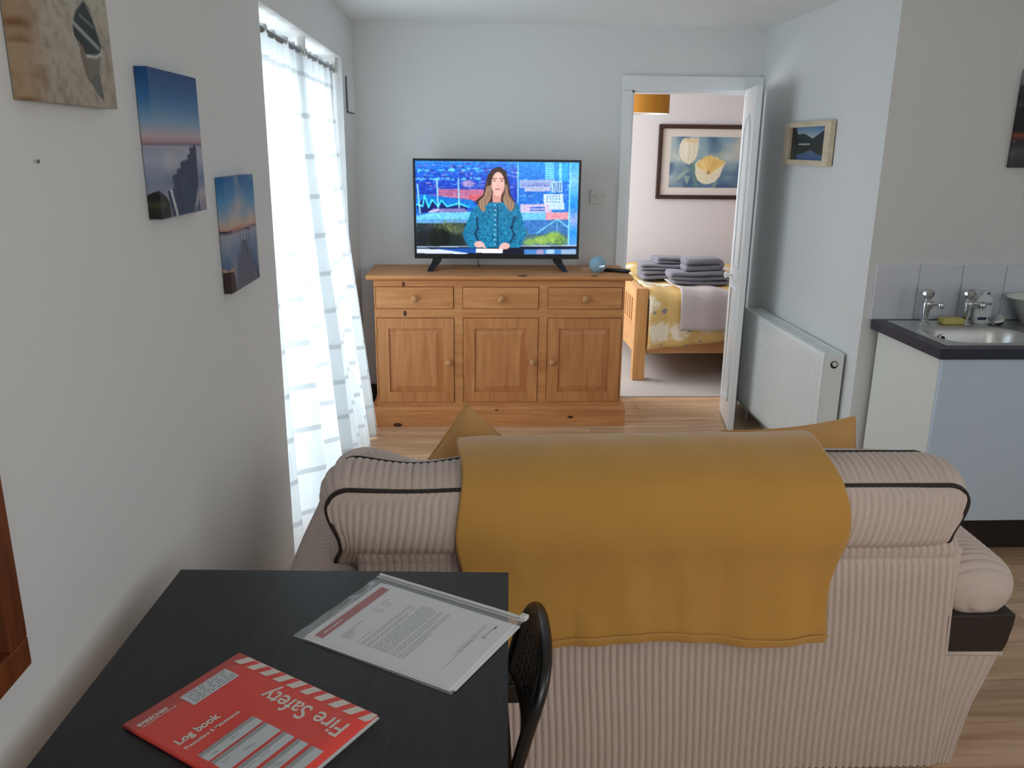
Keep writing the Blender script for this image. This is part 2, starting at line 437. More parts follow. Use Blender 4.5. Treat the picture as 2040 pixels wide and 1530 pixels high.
# ------------------------------------------------------------------ small painter for flat print (screen, canvases, photographs)
class Paint:
    def __init__(s, w, h, c=(128, 128, 128)):
        s.w, s.h = w, h
        s.a = np.ones((h, w, 3)) * np.array(c, float)
        s.Y, s.X = np.mgrid[0:h, 0:w]
        s.U = s.X / (w - 1); s.V = s.Y / (h - 1)
    def mix(s, mask, c):
        s.a += mask[..., None] * (np.array(c, float) - s.a)
    def vgrad(s, stops, mask=None):
        v = s.V
        col = np.stack([np.interp(v, [t for t, _ in stops], [c[k] for _, c in stops]) for k in range(3)], -1)
        if mask is None: s.a = col
        else: s.a += mask[..., None] * (col - s.a)
    def polymask(s, pts):
        px = [p[0] * (s.w - 1) for p in pts]; py = [p[1] * (s.h - 1) for p in pts]
        ins = np.zeros((s.h, s.w), bool)
        y0, y1 = max(0, int(min(py)) - 1), min(s.h, int(max(py)) + 2)
        x0, x1 = max(0, int(min(px)) - 1), min(s.w, int(max(px)) + 2)
        if y1 <= y0 or x1 <= x0: return ins.astype(float)
        X, Y = s.X[y0:y1, x0:x1], s.Y[y0:y1, x0:x1]; r = np.zeros(X.shape, bool)
        n = len(px)
        for i in range(n):
            j = (i - 1) % n
            if py[i] == py[j]: continue
            c = ((py[i] > Y) != (py[j] > Y)) & (X < (px[j] - px[i]) * (Y - py[i]) / (py[j] - py[i]) + px[i])
            r ^= c
        ins[y0:y1, x0:x1] = r
        return ins.astype(float)
    def poly(s, pts, c, a=1.0): s.mix(s.polymask(pts) * a, c)
    def rect(s, x0, y0, x1, y1, c, a=1.0): s.mix(((s.U >= x0) & (s.U <= x1) & (s.V >= y0) & (s.V <= y1)) * float(a), c)
    def ell(s, x, y, rx, ry, c, a=1.0, soft=0.15):
        d = np.sqrt(((s.U - x) / rx) ** 2 + ((s.V - y) / ry) ** 2)
        s.mix(np.clip((1 - d) / soft, 0, 1) * a, c)
    def line(s, pts, wd, c, a=1.0):
        asp = s.h / s.w
        for (x0, y0), (x1, y1) in zip(pts[:-1], pts[1:]):
            dx, dy = x1 - x0, (y1 - y0) * asp
            L2 = dx * dx + dy * dy + 1e-12
            t = np.clip(((s.U - x0) * dx + (s.V - y0) * asp * dy) / L2, 0, 1)
            d = np.sqrt((s.U - x0 - t * dx) ** 2 + ((s.V - y0) * asp - t * dy) ** 2)
            s.mix(np.clip((wd - d) * s.w + 0.5, 0, 1) * a, c)
    def noise(s, n, m, seed=0):
        g = np.random.default_rng(seed).random((m + 2, n + 2))
        x = s.U * n; y = s.V * m
        xi, yi = x.astype(int), y.astype(int); fx, fy = x - xi, y - yi
        fx = fx * fx * (3 - 2 * fx); fy = fy * fy * (3 - 2 * fy)
        return (g[yi, xi] * (1 - fx) + g[yi, xi + 1] * fx) * (1 - fy) + (g[yi + 1, xi] * (1 - fx) + g[yi + 1, xi + 1] * fx) * fy
    def blur(s, n=1):
        for _ in range(n):
            p = np.pad(s.a, ((1, 1), (1, 1), (0, 0)), 'edge')
            s.a = (p[:-2, 1:-1] + p[2:, 1:-1] + p[1:-1, :-2] + p[1:-1, 2:] + 2 * s.a) / 6
    def linear(s):
        c = np.clip(s.a, 0, 255) / 255
        return np.where(c <= 0.04045, c / 12.92, ((c + 0.055) / 1.055) ** 2.4)

def painted(name, P, org, eu, ev, mat, parent, thick=0.0, nrm=None):
    """grid P.w x P.h laid from org (top left) along eu (right) and ev (down); optional wrapped edges of depth thick along -nrm"""
    org, eu, ev = (np.array(a, float) for a in (org, eu, ev))
    off = np.array(ROOT[parent.name])
    w, h = P.w, P.h
    pts = org + P.U[..., None] * eu + P.V[..., None] * ev
    col = P.linear()
    V = [pts.reshape(-1, 3)]; C = [col.reshape(-1, 3)]
    idx = np.arange(w * h).reshape(h, w)
    Fq = [np.stack([idx[:-1, :-1], idx[1:, :-1], idx[1:, 1:], idx[:-1, 1:]], -1).reshape(-1, 4)]
    base = w * h
    if thick:
        nv = np.array(nrm, float)
        k = max(3, int(round(thick / np.linalg.norm(eu) * w)))
        for edge, colsrc in ((idx[:, 0], col[:, :k]), (idx[::-1, -1], col[::-1, :-k - 1:-1]), (idx[0, ::-1], None), (idx[-1, :], None)):
            n = len(edge); ep = pts.reshape(-1, 3)[edge]
            vv = [ep - nv * thick * j / (k - 1) for j in range(k)]
            if colsrc is not None: cc = [colsrc[:, min(j, colsrc.shape[1] - 1)] for j in range(k)]
            else: cc = [col.reshape(-1, 3)[edge]] * k
            V += vv; C += cc
            ii = base + np.arange(n * k).reshape(k, n)
            Fq.append(np.stack([ii[:-1, :-1], ii[1:, :-1], ii[1:, 1:], ii[:-1, 1:]], -1).reshape(-1, 4))
            base += n * k
    V = np.concatenate(V) - off; C = np.concatenate(C); Fq = np.concatenate(Fq)
    me = bpy.data.meshes.new(name)
    me.from_pydata(V.tolist(), [], Fq.tolist()); me.update()
    at = me.color_attributes.new('paint', 'FLOAT_COLOR', 'POINT')
    at.data.foreach_set('color', np.concatenate([C, np.ones((len(C), 1))], 1).astype(np.float32).ravel())
    me.materials.append(mat)
    o = link(bpy.data.objects.new(name, me)); o.parent = parent; ROOT[o.name] = ROOT[parent.name]
    return o

# ------------------------------------------------------------------ the setting
XL, XR, YB, YK, ZC = -0.659, 1.711, 5.07, 3.50, 2.232
XE, YF = 3.30, -0.75          # kitchen end wall, wall behind the camera
WY0, WY1, WZ = 2.862, 4.62, 1.995   # french window opening in the left wall
TH = 0.25

def struct(o, label, cat=None):
    tag(o, label, cat, kind='structure'); return o

def build_shell():
    # floor with laminate planks
    fl = thing('floor', 'honey brown laminate plank floor of the living room', 'floor', (1.3, 1.9, 0), kind='structure')
    obj('underlay', MB().box(XL - TH, XE, YF, YB + 0.10, -0.06, -0.0085), M['subfloor'], fl)
    pw, pl = 0.193, 1.285
    row = 0; y = YF
    meshes = {}
    def plank_mesh(L, Wd):
        key = (round(L, 3), round(Wd, 3))
        if key not in meshes:
            b = bmesh.new(); bmesh.ops.create_cube(b, size=1)
            for v in b.verts: v.co = (v.co.x * (L - 0.0016), v.co.y * (Wd - 0.0016), v.co.z * 0.008)
            me = bpy.data.meshes.new('plank'); b.to_mesh(me); b.free(); me.materials.append(M['plank']); meshes[key] = me
        return meshes[key]
    while y < YB + 0.09:
        y1 = min(y + pw, YB + 0.095)
        xmax = XE if y1 <= YK + 0.02 else XR
        xmin = XL - 0.19 if (WY0 - 0.1 < y < WY1) else XL
        x = xmin - ((row * 0.437) % 1.0) * pl
        while x < xmax - 0.02:
            a, b = max(x, xmin), min(x + pl, xmax)
            if b - a > 0.03:
                me = plank_mesh(b - a, y1 - y)
                o = link(bpy.data.objects.new('plank', me)); o.parent = fl
                o.location = Vector(((a + b) / 2, (y + y1) / 2, -0.004)) - ROOT['floor']
            x += pl
        y += pw; row += 1
    # ceiling
    c = obj('ceiling', MB().box(XL - TH, XE + 0.1, YF - 0.1, YB + 0.12, ZC, ZC + 0.1), M['ceiling']); struct(c, 'plain matt white ceiling of the living room', 'ceiling')
    # left wall with window opening
    m = MB().box(XL - TH, XL, YF - 0.1, WY0, -0.06, ZC).box(XL - TH, XL, WY1, YB, -0.06, ZC).box(XL - TH, XL, WY0, WY1, WZ, ZC)
    struct(obj('wall_left', m, M['wall']), 'white painted left wall with the tall curtained window', 'wall')
    # back wall with door opening
    DX0, DX1, DZ = 0.943, 1.66, 1.888
    m = MB().box(XL - TH, DX0, YB, YB + 0.12, -0.06, ZC).box(DX1, XR + 0.12, YB, YB + 0.12, -0.06, ZC).box(DX0, DX1, YB, YB + 0.12, DZ, ZC)
    struct(obj('wall_back', m, M['wall']), 'white painted wall behind the television with a doorway', 'wall')
    m = MB().box(XR, XR + 0.12, YK + 0.12, YB, -0.06, ZC)
    struct(obj('wall_right', m, M['wall']), 'white wall with the radiator and small framed photo', 'wall')
    wk = obj('wall_kitchen', MB().box(XR, XE + 0.1, YK, YK + 0.12, -0.06, ZC), M['wall']); struct(wk, 'white kitchen wall above the sink', 'wall')
    sa, sb = -0.2, 1.3
    m = MB().box(XE, XE + 0.1, YF - 0.1, sa, -0.06, ZC).box(XE, XE + 0.1, sb, YK, -0.06, ZC).box(XE, XE + 0.1, sa, sb, -0.06, .95).box(XE, XE + 0.1, sa, sb, 2.06, ZC)
    struct(obj('wall_side', m, M['wall']), 'white wall at the far end of the kitchen', 'wall')
    w4 = thing('added_window_4', 'unseen white framed window added in the end wall of the kitchen', 'window', (XE + .05, .55, .95), kind='structure')  # unseen window, added as an opening for the side fill light
    obj('window_frame', MB().box(XE + .02, XE + .08, sa, sa + .05, .95, 2.06).box(XE + .02, XE + .08, sb - .05, sb, .95, 2.06).box(XE + .02, XE + .08, sa, sb, .95, 1.0).box(XE + .02, XE + .08, sa, sb, 2.01, 2.06), M['frame_upvc'], w4)
    box('pane', (XE + .048, XE + .052, sa + .05, sb - .05, 1.0, 2.01), M['glass'], w4)
    a, b, z0, z1 = 0.15, 1.85, 0.98, 2.18
    m = MB().box(XL, a, YF - 0.1, YF, -0.06, ZC).box(b, XE, YF - 0.1, YF, -0.06, ZC).box(a, b, YF - 0.1, YF, -0.06, z0).box(a, b, YF - 0.1, YF, z1, ZC)
    struct(obj('wall_front', m, M['wall']), 'white wall behind the viewer with an added window', 'wall')
    w2 = thing('added_window_2', 'unseen white framed window added behind the viewer', 'window', ((a + b) / 2, YF - 0.05, z0), kind='structure')  # out of view; this window is added to let the rear fill in
    obj('window_frame', MB().box(a, a + .05, YF - .08, YF - .02, z0, z1).box(b - .05, b, YF - .08, YF - .02, z0, z1).box(a, b, YF - .08, YF - .02, z0, z0 + .05).box(a, b, YF - .08, YF - .02, z1 - .05, z1).box((a + b) / 2 - .03, (a + b) / 2 + .03, YF - .08, YF - .02, z0, z1), M['frame_upvc'], w2)
    for q in range(2):
        xa = a + .05 if q == 0 else (a + b) / 2 + .03; xb = (a + b) / 2 - .03 if q == 0 else b - .05
        box('pane', (xa, xb, YF - .052, YF - .048, z0 + .05, z1 - .05), M['glass'], w2)
    # bedroom shell
    BX0, BX1, BY0, BY1 = -0.28, 3.3, YB + 0.12, 7.10
    struct(obj('bedroom_carpet_floor', MB().box(BX0, BX1, YB + 0.095, BY1, -0.06, 0.006), M['carpet']), 'pale grey bedroom carpet beyond the doorway', 'carpet')
    struct(obj('wall_bedroom_back', MB().box(BX0 - .2, BX1 + .1, BY1, BY1 + .1, -0.06, ZC), M['bedwall']), 'pale bedroom wall with the flower picture', 'wall')
    struct(obj('wall_bedroom_right', MB().box(BX1, BX1 + .1, BY0, BY1, -0.06, ZC), M['bedwall']), 'bedroom wall at the head of the bed', 'wall')
    m = MB().box(BX0 - .15, BX0, BY0, 5.5, -0.06, ZC).box(BX0 - .15, BX0, 6.8, BY1, -0.06, ZC).box(BX0 - .15, BX0, 5.5, 6.8, -0.06, 0.85).box(BX0 - .15, BX0, 5.5, 6.8, 2.05, ZC)
    struct(obj('wall_bedroom_left', m, M['bedwall']), 'bedroom wall with the bedroom window, hidden from view', 'wall')
    w3 = thing('window_3', 'white framed bedroom window', 'window', (BX0 - .1, 6.15, .85), kind='structure')
    obj('window_frame', MB().box(BX0 - .12, BX0 - .06, 5.5, 5.55, .85, 2.05).box(BX0 - .12, BX0 - .06, 6.75, 6.8, .85, 2.05).box(BX0 - .12, BX0 - .06, 5.5, 6.8, .85, .9).box(BX0 - .12, BX0 - .06, 5.5, 6.8, 2.0, 2.05), M['frame_upvc'], w3)
    box('pane', (BX0 - .092, BX0 - .088, 5.55, 6.75, .9, 2.0), M['glass'], w3)
    struct(obj('bedroom_ceiling', MB().box(BX0 - .2, BX1 + .1, BY0, BY1 + .1, ZC, ZC + .1), M['ceiling']), 'white bedroom ceiling', 'ceiling')
    struct(obj('wall_bedroom_front', MB().box(XR + 0.12, BX1 + .1, BY0 - 0.12, BY0, -0.06, ZC), M['bedwall']), 'bedroom side of the dividing wall', 'wall')
    # skirting
    struct(obj('baseboard_back', MB().box(XL + 0.022, 0.883, YB - 0.018, YB, 0, 0.125), M['dark_skirting'], bevel=.004), 'dark brown skirting board behind the sideboard', 'skirting')
    struct(obj('baseboard_left', MB().box(XL, XL + 0.018, WY1 + .03, YB - .02, 0, 0.125), M['dark_skirting'], bevel=.004), 'dark brown skirting between window and corner', 'skirting')
    # outdoor ground
    struct(obj('outdoor_paving', MB().box(-5, XL - TH, 1.0, 7.5, -0.10, -0.06), M['outside']), 'pale paving outside the french window', 'ground')
    # splashback tiles on the kitchen wall
    x = 1.741; k = 0
    gb = obj('grout_bed', MB().box(1.741 - .006, 2.95, YK - 0.006, YK, 0.857, 1.098), M['grout'], wk)
    while x < 2.9:
        obj('tile', MB().box(x + .0015, x + .1905, YK - 0.012, YK - 0.002, 0.857, 1.095), M['tile'], wk, bevel=.002)
        x += 0.1925
    # plaster damage dot on the left wall and switch plate come as things
    # door trim
    t = thing('trim_1', 'white door architrave around the bedroom doorway', 'door frame', ((DX0 + DX1) / 2, YB, 0), kind='structure')
    box('architrave', (0.883, DX0, YB - .022, YB, 0, DZ), M['white_gloss'], t, bevel=.006)
    box('architrave', (DX1, XR - 0.001, YB - .022, YB, 0, DZ), M['white_gloss'], t, bevel=.006)
    box('architrave', (0.883, XR - 0.001, YB - .022, YB, DZ, 1.97), M['white_gloss'], t, bevel=.006)
    box('door_lining', (DX0 - .002, DX0 + .012, YB, YB + .13, 0, DZ), M['white_gloss'], t)
    box('door_lining', (DX1 - .012, DX1 + .002, YB, YB + .13, 0, DZ), M['white_gloss'], t)
    box('door_lining', (DX0, DX1, YB, YB + .13, DZ - .012, DZ), M['white_gloss'], t)
build_shell()

def build_window():
    x0, x1 = XL - 0.23, XL - 0.17
    w = thing('window_1', 'tall white framed french window behind the sheer curtains', 'window', ((x0 + x1) / 2, (WY0 + WY1) / 2, 0), kind='structure')
    mid = (WY0 + WY1) / 2
    obj('window_frame', MB().box(x0, x1, WY0, WY0 + .06, 0, WZ).box(x0, x1, WY1 - .06, WY1, 0, WZ).box(x0, x1, WY0, WY1, WZ - .06, WZ).box(x0, x1, WY0, WY1, -.01, .05), M['frame_upvc'], w)
    for a, b in ((WY0 + .06, mid), (mid, WY1 - .06)):
        s = obj('door_sash', MB().box(x0 - .005, x1 - .01, a, a + .07, .05, WZ - .06).box(x0 - .005, x1 - .01, b - .07, b, .05, WZ - .06).box(x0 - .005, x1 - .01, a, b, .05, .20).box(x0 - .005, x1 - .01, a, b, WZ - .14, WZ - .06), M['frame_upvc'], w)
        box('pane', (x0 + .022, x0 + .028, a + .07, b - .07, .20, WZ - .14), M['glass'], s)
build_window()

def build_bifold():
    n0, f0 = Vector((1.476, 4.471, 0)), Vector((1.540, 4.849, 0))
    d = (f0 - n0).normalized(); nr = Vector((d.y, -d.x, 0))      # to the right
    dr = thing('door_1', 'white panelled bifold door folded open beside the radiator', 'door', (1.56, 4.72, 0), kind='structure')
    th, zt = 0.034, 1.886
    def slab(name, p, q, nrm, t, z0, z1, par, bev=.004):
        return obj(name, MB().hexa([(*(p)[:2], z0), (*(q)[:2], z0), (*(q + nrm * t)[:2], z0), (*(p + nrm * t)[:2], z0)], [(*(p)[:2], z1), (*(q)[:2], z1), (*(q + nrm * t)[:2], z1), (*(p + nrm * t)[:2], z1)]), M['white_gloss'], par, bevel=bev)
    L = (f0 - n0).length
    leaf = slab('door_leaf', n0, f0, nr, th, 0.008, zt, dr)
    # mouldings of the panels on the visible face
    for z0, z1 in ((0.16, 0.80), (0.93, 1.74)):
        a, b = n0 + d * 0.085, n0 + d * (L - 0.085)
        up = 0.10 if z0 > .5 else 0.0
        pts = [a, b]
        path = []
        for i in range(13):
            t = i / 12; p = a + (b - a) * t
            path.append((p.x, p.y, z1 - up + up * math.sin(PI * t) ** .8))
        loop = [(a.x, a.y, z0), (b.x, b.y, z0)] + path[::-1]
        loop = [(p[0] - nr.x * .001, p[1] - nr.y * .001, p[2]) for p in loop]
        obj('panel_moulding', MB().tube(loop, .008, 8, closed=True), M['white_gloss'], leaf, smooth=True)
    kb = n0 + d * (L - 0.05)
    c = Vector((kb.x, kb.y, 0.857))
    m = MB(); m.tube([c, c - nr * .012, c - nr * .022, c - nr * .034, c - nr * .042, c - nr * .045], [.009, .008, .012, .019, .016, .006], 16)
    obj('door_knob', m, M['white_gloss'], leaf, smooth=True)
    # second leaf from the jamb to the fold
    a = f0 + d * .004; b = Vector((1.612, 5.058, 0))
    d2 = (b - a).normalized(); nr2 = Vector((d2.y, -d2.x, 0))
    slab('door_leaf', a, b, nr2, th, 0.008, zt, dr)
    for z in (.25, .95, 1.65):
        p = f0 + nr * (th + .004) + d * .002
        obj('hinge', MB().cyl((p.x, p.y, z - .03), (p.x, p.y, z + .03), .005, n=10), M['white_gloss'], dr)
build_bifold()

# ------------------------------------------------------------------ curtains
def build_curtains():
    rod = thing('curtain_rod', 'satin metal rod carrying the sheer curtains in the window recess', 'curtain rod', (XL - .04, WY0 + .01, 1.93))
    obj('rod_tube', MB().cyl((XL - .045, WY0, 1.935), (XL - .045, WY1, 1.935), .011, n=14), M['rod'], rod, smooth=True)
    for y in (WY0 + .012, 3.78, WY1 - .012):
        obj('rod_bracket', MB().box(XL - .06, XL - .03, y - .01, y + .01, 1.92, WZ), M['white_plastic'], rod)
    def panel(y0, y1, nf, seed, label, spread, tuck):
        rg = np.random.default_rng(seed); ph = rg.random(6) * 6.28
        nu, nv = 260, 46
        def fn(u, v):
            z = 1.955 - v * 1.945
            w = u + .018 * math.sin(5 * u + ph[0]) + .01 * math.sin(13 * u + ph[1])
            yy = y0 + (y1 - y0) * u + spread * (v ** 1.3) * (u - .5)
            amp = .010 + .034 * min(1, v * 1.6)
            f = math.sin(2 * PI * nf * w + ph[2] + .5 * v) + .35 * math.sin(2 * PI * nf * .5 * w + ph[3])
            fine = .006 * math.sin(2 * PI * nf * 4 * u) * math.exp(-v * 9)
            fl = min(1.0, .30 + u * 4.5) if tuck else 1.0
            xx = XL - .048 + .125 * v ** 1.7 * fl + amp * f * fl + fine + .012 * math.sin(4 * v + ph[4]) * v
            return (xx, yy, z)
        o = obj('sheer_curtain', MB().grid(fn, nu, nv), M['sheer'], smooth=True, fix=False)
        a = o.location.copy()
        return tag(o, label, 'curtain', 'sheer curtains at the french window')
    panel(WY0 + .012, 3.74, 5.5, 3, 'sheer white striped curtain over the nearer half of the window', .00, True)
    panel(3.72, WY1 - .03, 6.0, 9, 'sheer white striped curtain beside the sideboard corner, over the farther half of the window', .04, False)
build_curtains()

# ------------------------------------------------------------------ pictures
def canvas(name, label, P, y0, y1, z0, z1, t, group):
    th = thing(name, label, 'picture', (XL, (y0 + y1) / 2, z0), group=group)
    painted('canvas_print', P, (XL + t, y0, z1), (0, y1 - y0, 0), (0, 0, -(z1 - z0)), attr_mat('print_' + name + str(int(y0 * 100)), .55), th, thick=t - .002, nrm=(1, 0, 0))
    obj('stretcher_bar', MB().box(XL + .001, XL + .006, y0 + .004, y1 - .004, z0 + .004, z1 - .004), M['pale_frame'], th)
    return th
def paint_groyne():
    P = Paint(110, 110)
    P.vgrad([(0, (22, 70, 128)), (.18, (52, 110, 165)), (.34, (130, 165, 195)), (.44, (196, 178, 182)), (.485, (176, 138, 146)), (.495, (120, 110, 130)), (.51, (176, 174, 184)), (.6, (190, 190, 202)), (.75, (120, 132, 158)), (.85, (170, 160, 168)), (1, (150, 138, 150))])
    n = P.noise(3, 9, 1)
    P.mix((P.V > .52) * (n * .45), (120, 140, 175))
    P.mix((P.V > .52) * np.clip(P.noise(4, 14, 5) - .5, 0, 1) * .9, (214, 206, 210))
    # posts, dark and growing towards the viewer
    xs = [(.78, .86, .495), (.70, .80, .51), (.64, .75, .56), (.56, .68, .60), (.47, .60, .61), (.38, .52, .66), (.28, .47, .70), (.16, .34, .80)]
    P.poly([(.30, .76), (.44, .70), (.60, .62), (.72, .58), (.83, .53), (.83, .80), (.74, .93), (.66, 1), (.34, 1)], (58, 68, 94))
    for a, b, t in xs:
        P.poly([(a, t + .015), ((a + b) / 2 - .01, t), (b, t + .012), (b - .02, .80 + (1 - a) * .2), (b - .08, 1), (a + .06, 1)], (52, 62, 88))
    P.mix((P.polymask([(.2, .75), (.84, .5), (.84, .8), (.7, 1), (.3, 1)])) * np.clip(P.noise(14, 5, 3) - .45, 0, 1) * .7, (84, 98, 128))
    P.poly([(.20, .80), (.25, .80), (.34, 1), (.30, 1)], (206, 210, 212))
    P.poly([(0, .80), (.1, .84), (.17, .88), (.2, 1), (0, 1)], (26, 28, 22))
    P.mix((P.polymask([(0, .8), (.17, .86), (.2, 1), (0, 1)])) * np.clip(P.noise(20, 20, 8) - .5, 0, 1) * 1.4, (84, 84, 44))
    return P
def paint_jetty():
    P = Paint(110, 110)
    P.vgrad([(0, (40, 104, 164)), (.2, (92, 150, 196)), (.34, (150, 172, 190)), (.42, (204, 178, 160)), (.46, (196, 142, 118)), (.475, (130, 108, 120)), (.5, (168, 168, 182)), (.62, (118, 140, 168)), (.8, (92, 112, 146)), (1, (84, 92, 118))])
    P.mix(np.clip(P.noise(5, 8, 2) - .45, 0, 1) * 1.3 * (P.V < .46), (226, 196, 176))
    P.mix(np.clip(P.noise(6, 5, 6) - .55, 0, 1) * 1.4 * (P.V > .5), (196, 178, 172))
    P.rect(0, .455, .14, .475, (20, 34, 62), .7)
    P.poly([(.46, .58), (.58, .58), (.86, 1), (.14, 1)], (104, 106, 124))
    for i in range(12):
        y = .58 + .42 * (i / 12) ** 1.4
        P.line([(.46 - .32 * (y - .58) / .42, y), (.58 + .28 * (y - .58) / .42, y)], .003, (70, 72, 92), .8)
    for x, y0, y1 in ((.50, .50, .60), (.62, .47, .72), (.40, .50, .60), (.70, .50, .78)):
        P.line([(x, y0), (x, y1)], .007, (44, 44, 58))
    P.line([(.62, .48), (.74, .50)], .006, (44, 44, 58)); P.line([(.70, .7), (.95, .98)], .007, (60, 60, 76)); P.line([(.40, .6), (.2, .85)], .006, (60, 60, 76))
    P.poly([(0, .8), (.06, .78), (.14, .86), (.16, 1), (0, 1)], (62, 48, 46))
    P.ell(.06, .80, .06, .015, (190, 150, 120))
    for x, y in ((.6, .2), (.72, .28), (.85, .3), (.5, .3), (.78, .16)): P.ell(x, y, .012, .008, (60, 60, 70), .7)
    return P
def paint_boat():
    P = Paint(120, 120, (186, 180, 166))
    P.vgrad([(0, (192, 192, 184)), (.35, (190, 184, 168)), (1, (176, 166, 152))])
    P.mix(np.clip(P.noise(14, 18, 1) - .45, 0, 1) * 1.1, (142, 130, 112))
    P.mix(np.clip(P.noise(26, 30, 4) - .55, 0, 1) * .9, (120, 108, 92))
    edge = np.clip((.24 - P.U) / .2, 0, 1)
    P.mix(edge * .55, (168, 128, 88)); P.mix(edge * np.clip(P.noise(5, 26, 9) - .5, 0, 1) * 1.6, (110, 66, 32))
    def Z(x, y):   # zoomed photo pixel -> canvas u, v (the canvas top lies above the frame)
        vi = y / 1530; l = 140 + 290 * vi; r = 1480 + 160 * vi
        return ((x - l) / (r - l), .395 + .59 * y / 1440)
    ZZ = lambda *p: [Z(*q) for q in p]
    P.poly(ZZ((1100, 120), (1010, 200), (950, 330), (920, 450), (950, 650), (1060, 850), (1150, 1060), (1200, 1180), (1330, 1040), (1385, 720), (1330, 520), (1260, 360), (1190, 200)), (122, 118, 106))
    P.poly(ZZ((1100, 125), (1000, 230), (960, 340), (930, 450), (950, 610), (1050, 690), (1140, 830), (1300, 800), (1370, 740), (1370, 640), (1310, 480), (1240, 330), (1170, 190)), (44, 52, 54))
    P.line(ZZ((925, 450), (1335, 700)), .013, (158, 164, 160)); P.line(ZZ((1040, 340), (1250, 440)), .007, (130, 138, 136))
    P.line(ZZ((940, 610), (1035, 780)), .006, (206, 204, 196)); P.line(ZZ((1140, 835), (1290, 820), (1370, 770), (1388, 710)), .008, (206, 204, 196))
    P.line(ZZ((1100, 120), (970, 290), (920, 460)), .005, (190, 188, 178)); P.line(ZZ((1100, 120), (1240, 330), (1370, 640)), .005, (150, 148, 140))
    P.poly(ZZ((1045, 690), (1090, 720), (1130, 850), (1190, 1180), (1150, 1130), (1050, 850)), (128, 106, 92))
    P.poly(ZZ((1200, 1150), (1340, 1010), (1420, 1400), (1300, 1300)), (84, 88, 86), .75)
    return P
canvas('canvas_picture', 'square canvas of a rowing boat on pale sand', paint_boat(), 1.303, 1.610, 1.619, 1.921, .026, 'square seaside canvases')
canvas('canvas_picture', 'square canvas of dark sea groyne posts under a blue sky', paint_groyne(), 1.772, 2.075, 1.409, 1.706, .027, 'square seaside canvases')
canvas('canvas_picture', 'square canvas of a narrow jetty at sunset, nearest the curtains', paint_jetty(), 2.246, 2.552, 1.174, 1.477, .022, 'square seaside canvases')

def build_wall_frame():
    # only the lower corner of this frame reaches into view
    y0, y1, z0, z1, t, b = 0.50, 1.066, 0.845, 1.50, .034, .045
    f = thing('framed_mirror', 'red-brown wooden frame corner on the left wall above the desk', 'mirror', (XL, (y0 + y1) / 2, z0))
    box('frame_bar', (XL, XL + t, y0, y1, z0, z0 + b), M['orange_frame'], f, bevel=.003)
    box('frame_bar', (XL, XL + t, y0, y1, z1 - b, z1), M['orange_frame'], f, bevel=.003)
    box('frame_bar', (XL, XL + t, y1 - b, y1, z0 + b, z1 - b), M['orange_frame'], f, bevel=.003)
    box('frame_bar', (XL, XL + t, y0, y0 + b, z0 + b, z1 - b), M['orange_frame'], f, bevel=.003)
    box('mirror_glass', (XL + .004, XL + .012, y0 + b - .004, y1 - b + .004, z0 + b - .004, z1 - b + .004), M['mirror'], f)
build_wall_frame()

def build_nail():
    y, z = 1.340, 1.532
    n = thing('wall_nail', 'tiny dark nail in the left wall below the boat canvas', 'nail', (XL, y, z))
    obj('nail_shank', MB().cyl((XL, y, z), (XL + .005, y, z), .0012, n=8), M['steel'], n)
    obj('nail_head', MB().cyl((XL + .005, y, z), (XL + .0065, y, z), .0030, n=12), M['text_grey'], n)
build_nail()

def build_wall_panel():
    t = thing('wall_notice', 'small pale notice panel on the wall beside the window edge', 'notice', (XL, 4.86, 1.735))
    box('panel', (XL, XL + .012, 4.73, 4.99, 1.738, 1.915), M['wall'], t, bevel=.002)
    box('panel_edge', (XL + .0005, XL + .009, 4.726, 4.730, 1.734, 1.915), M['text_grey'], t)
    box('panel_edge', (XL + .0005, XL + .009, 4.726, 4.99, 1.734, 1.738), M['text_grey'], t)
build_wall_panel()

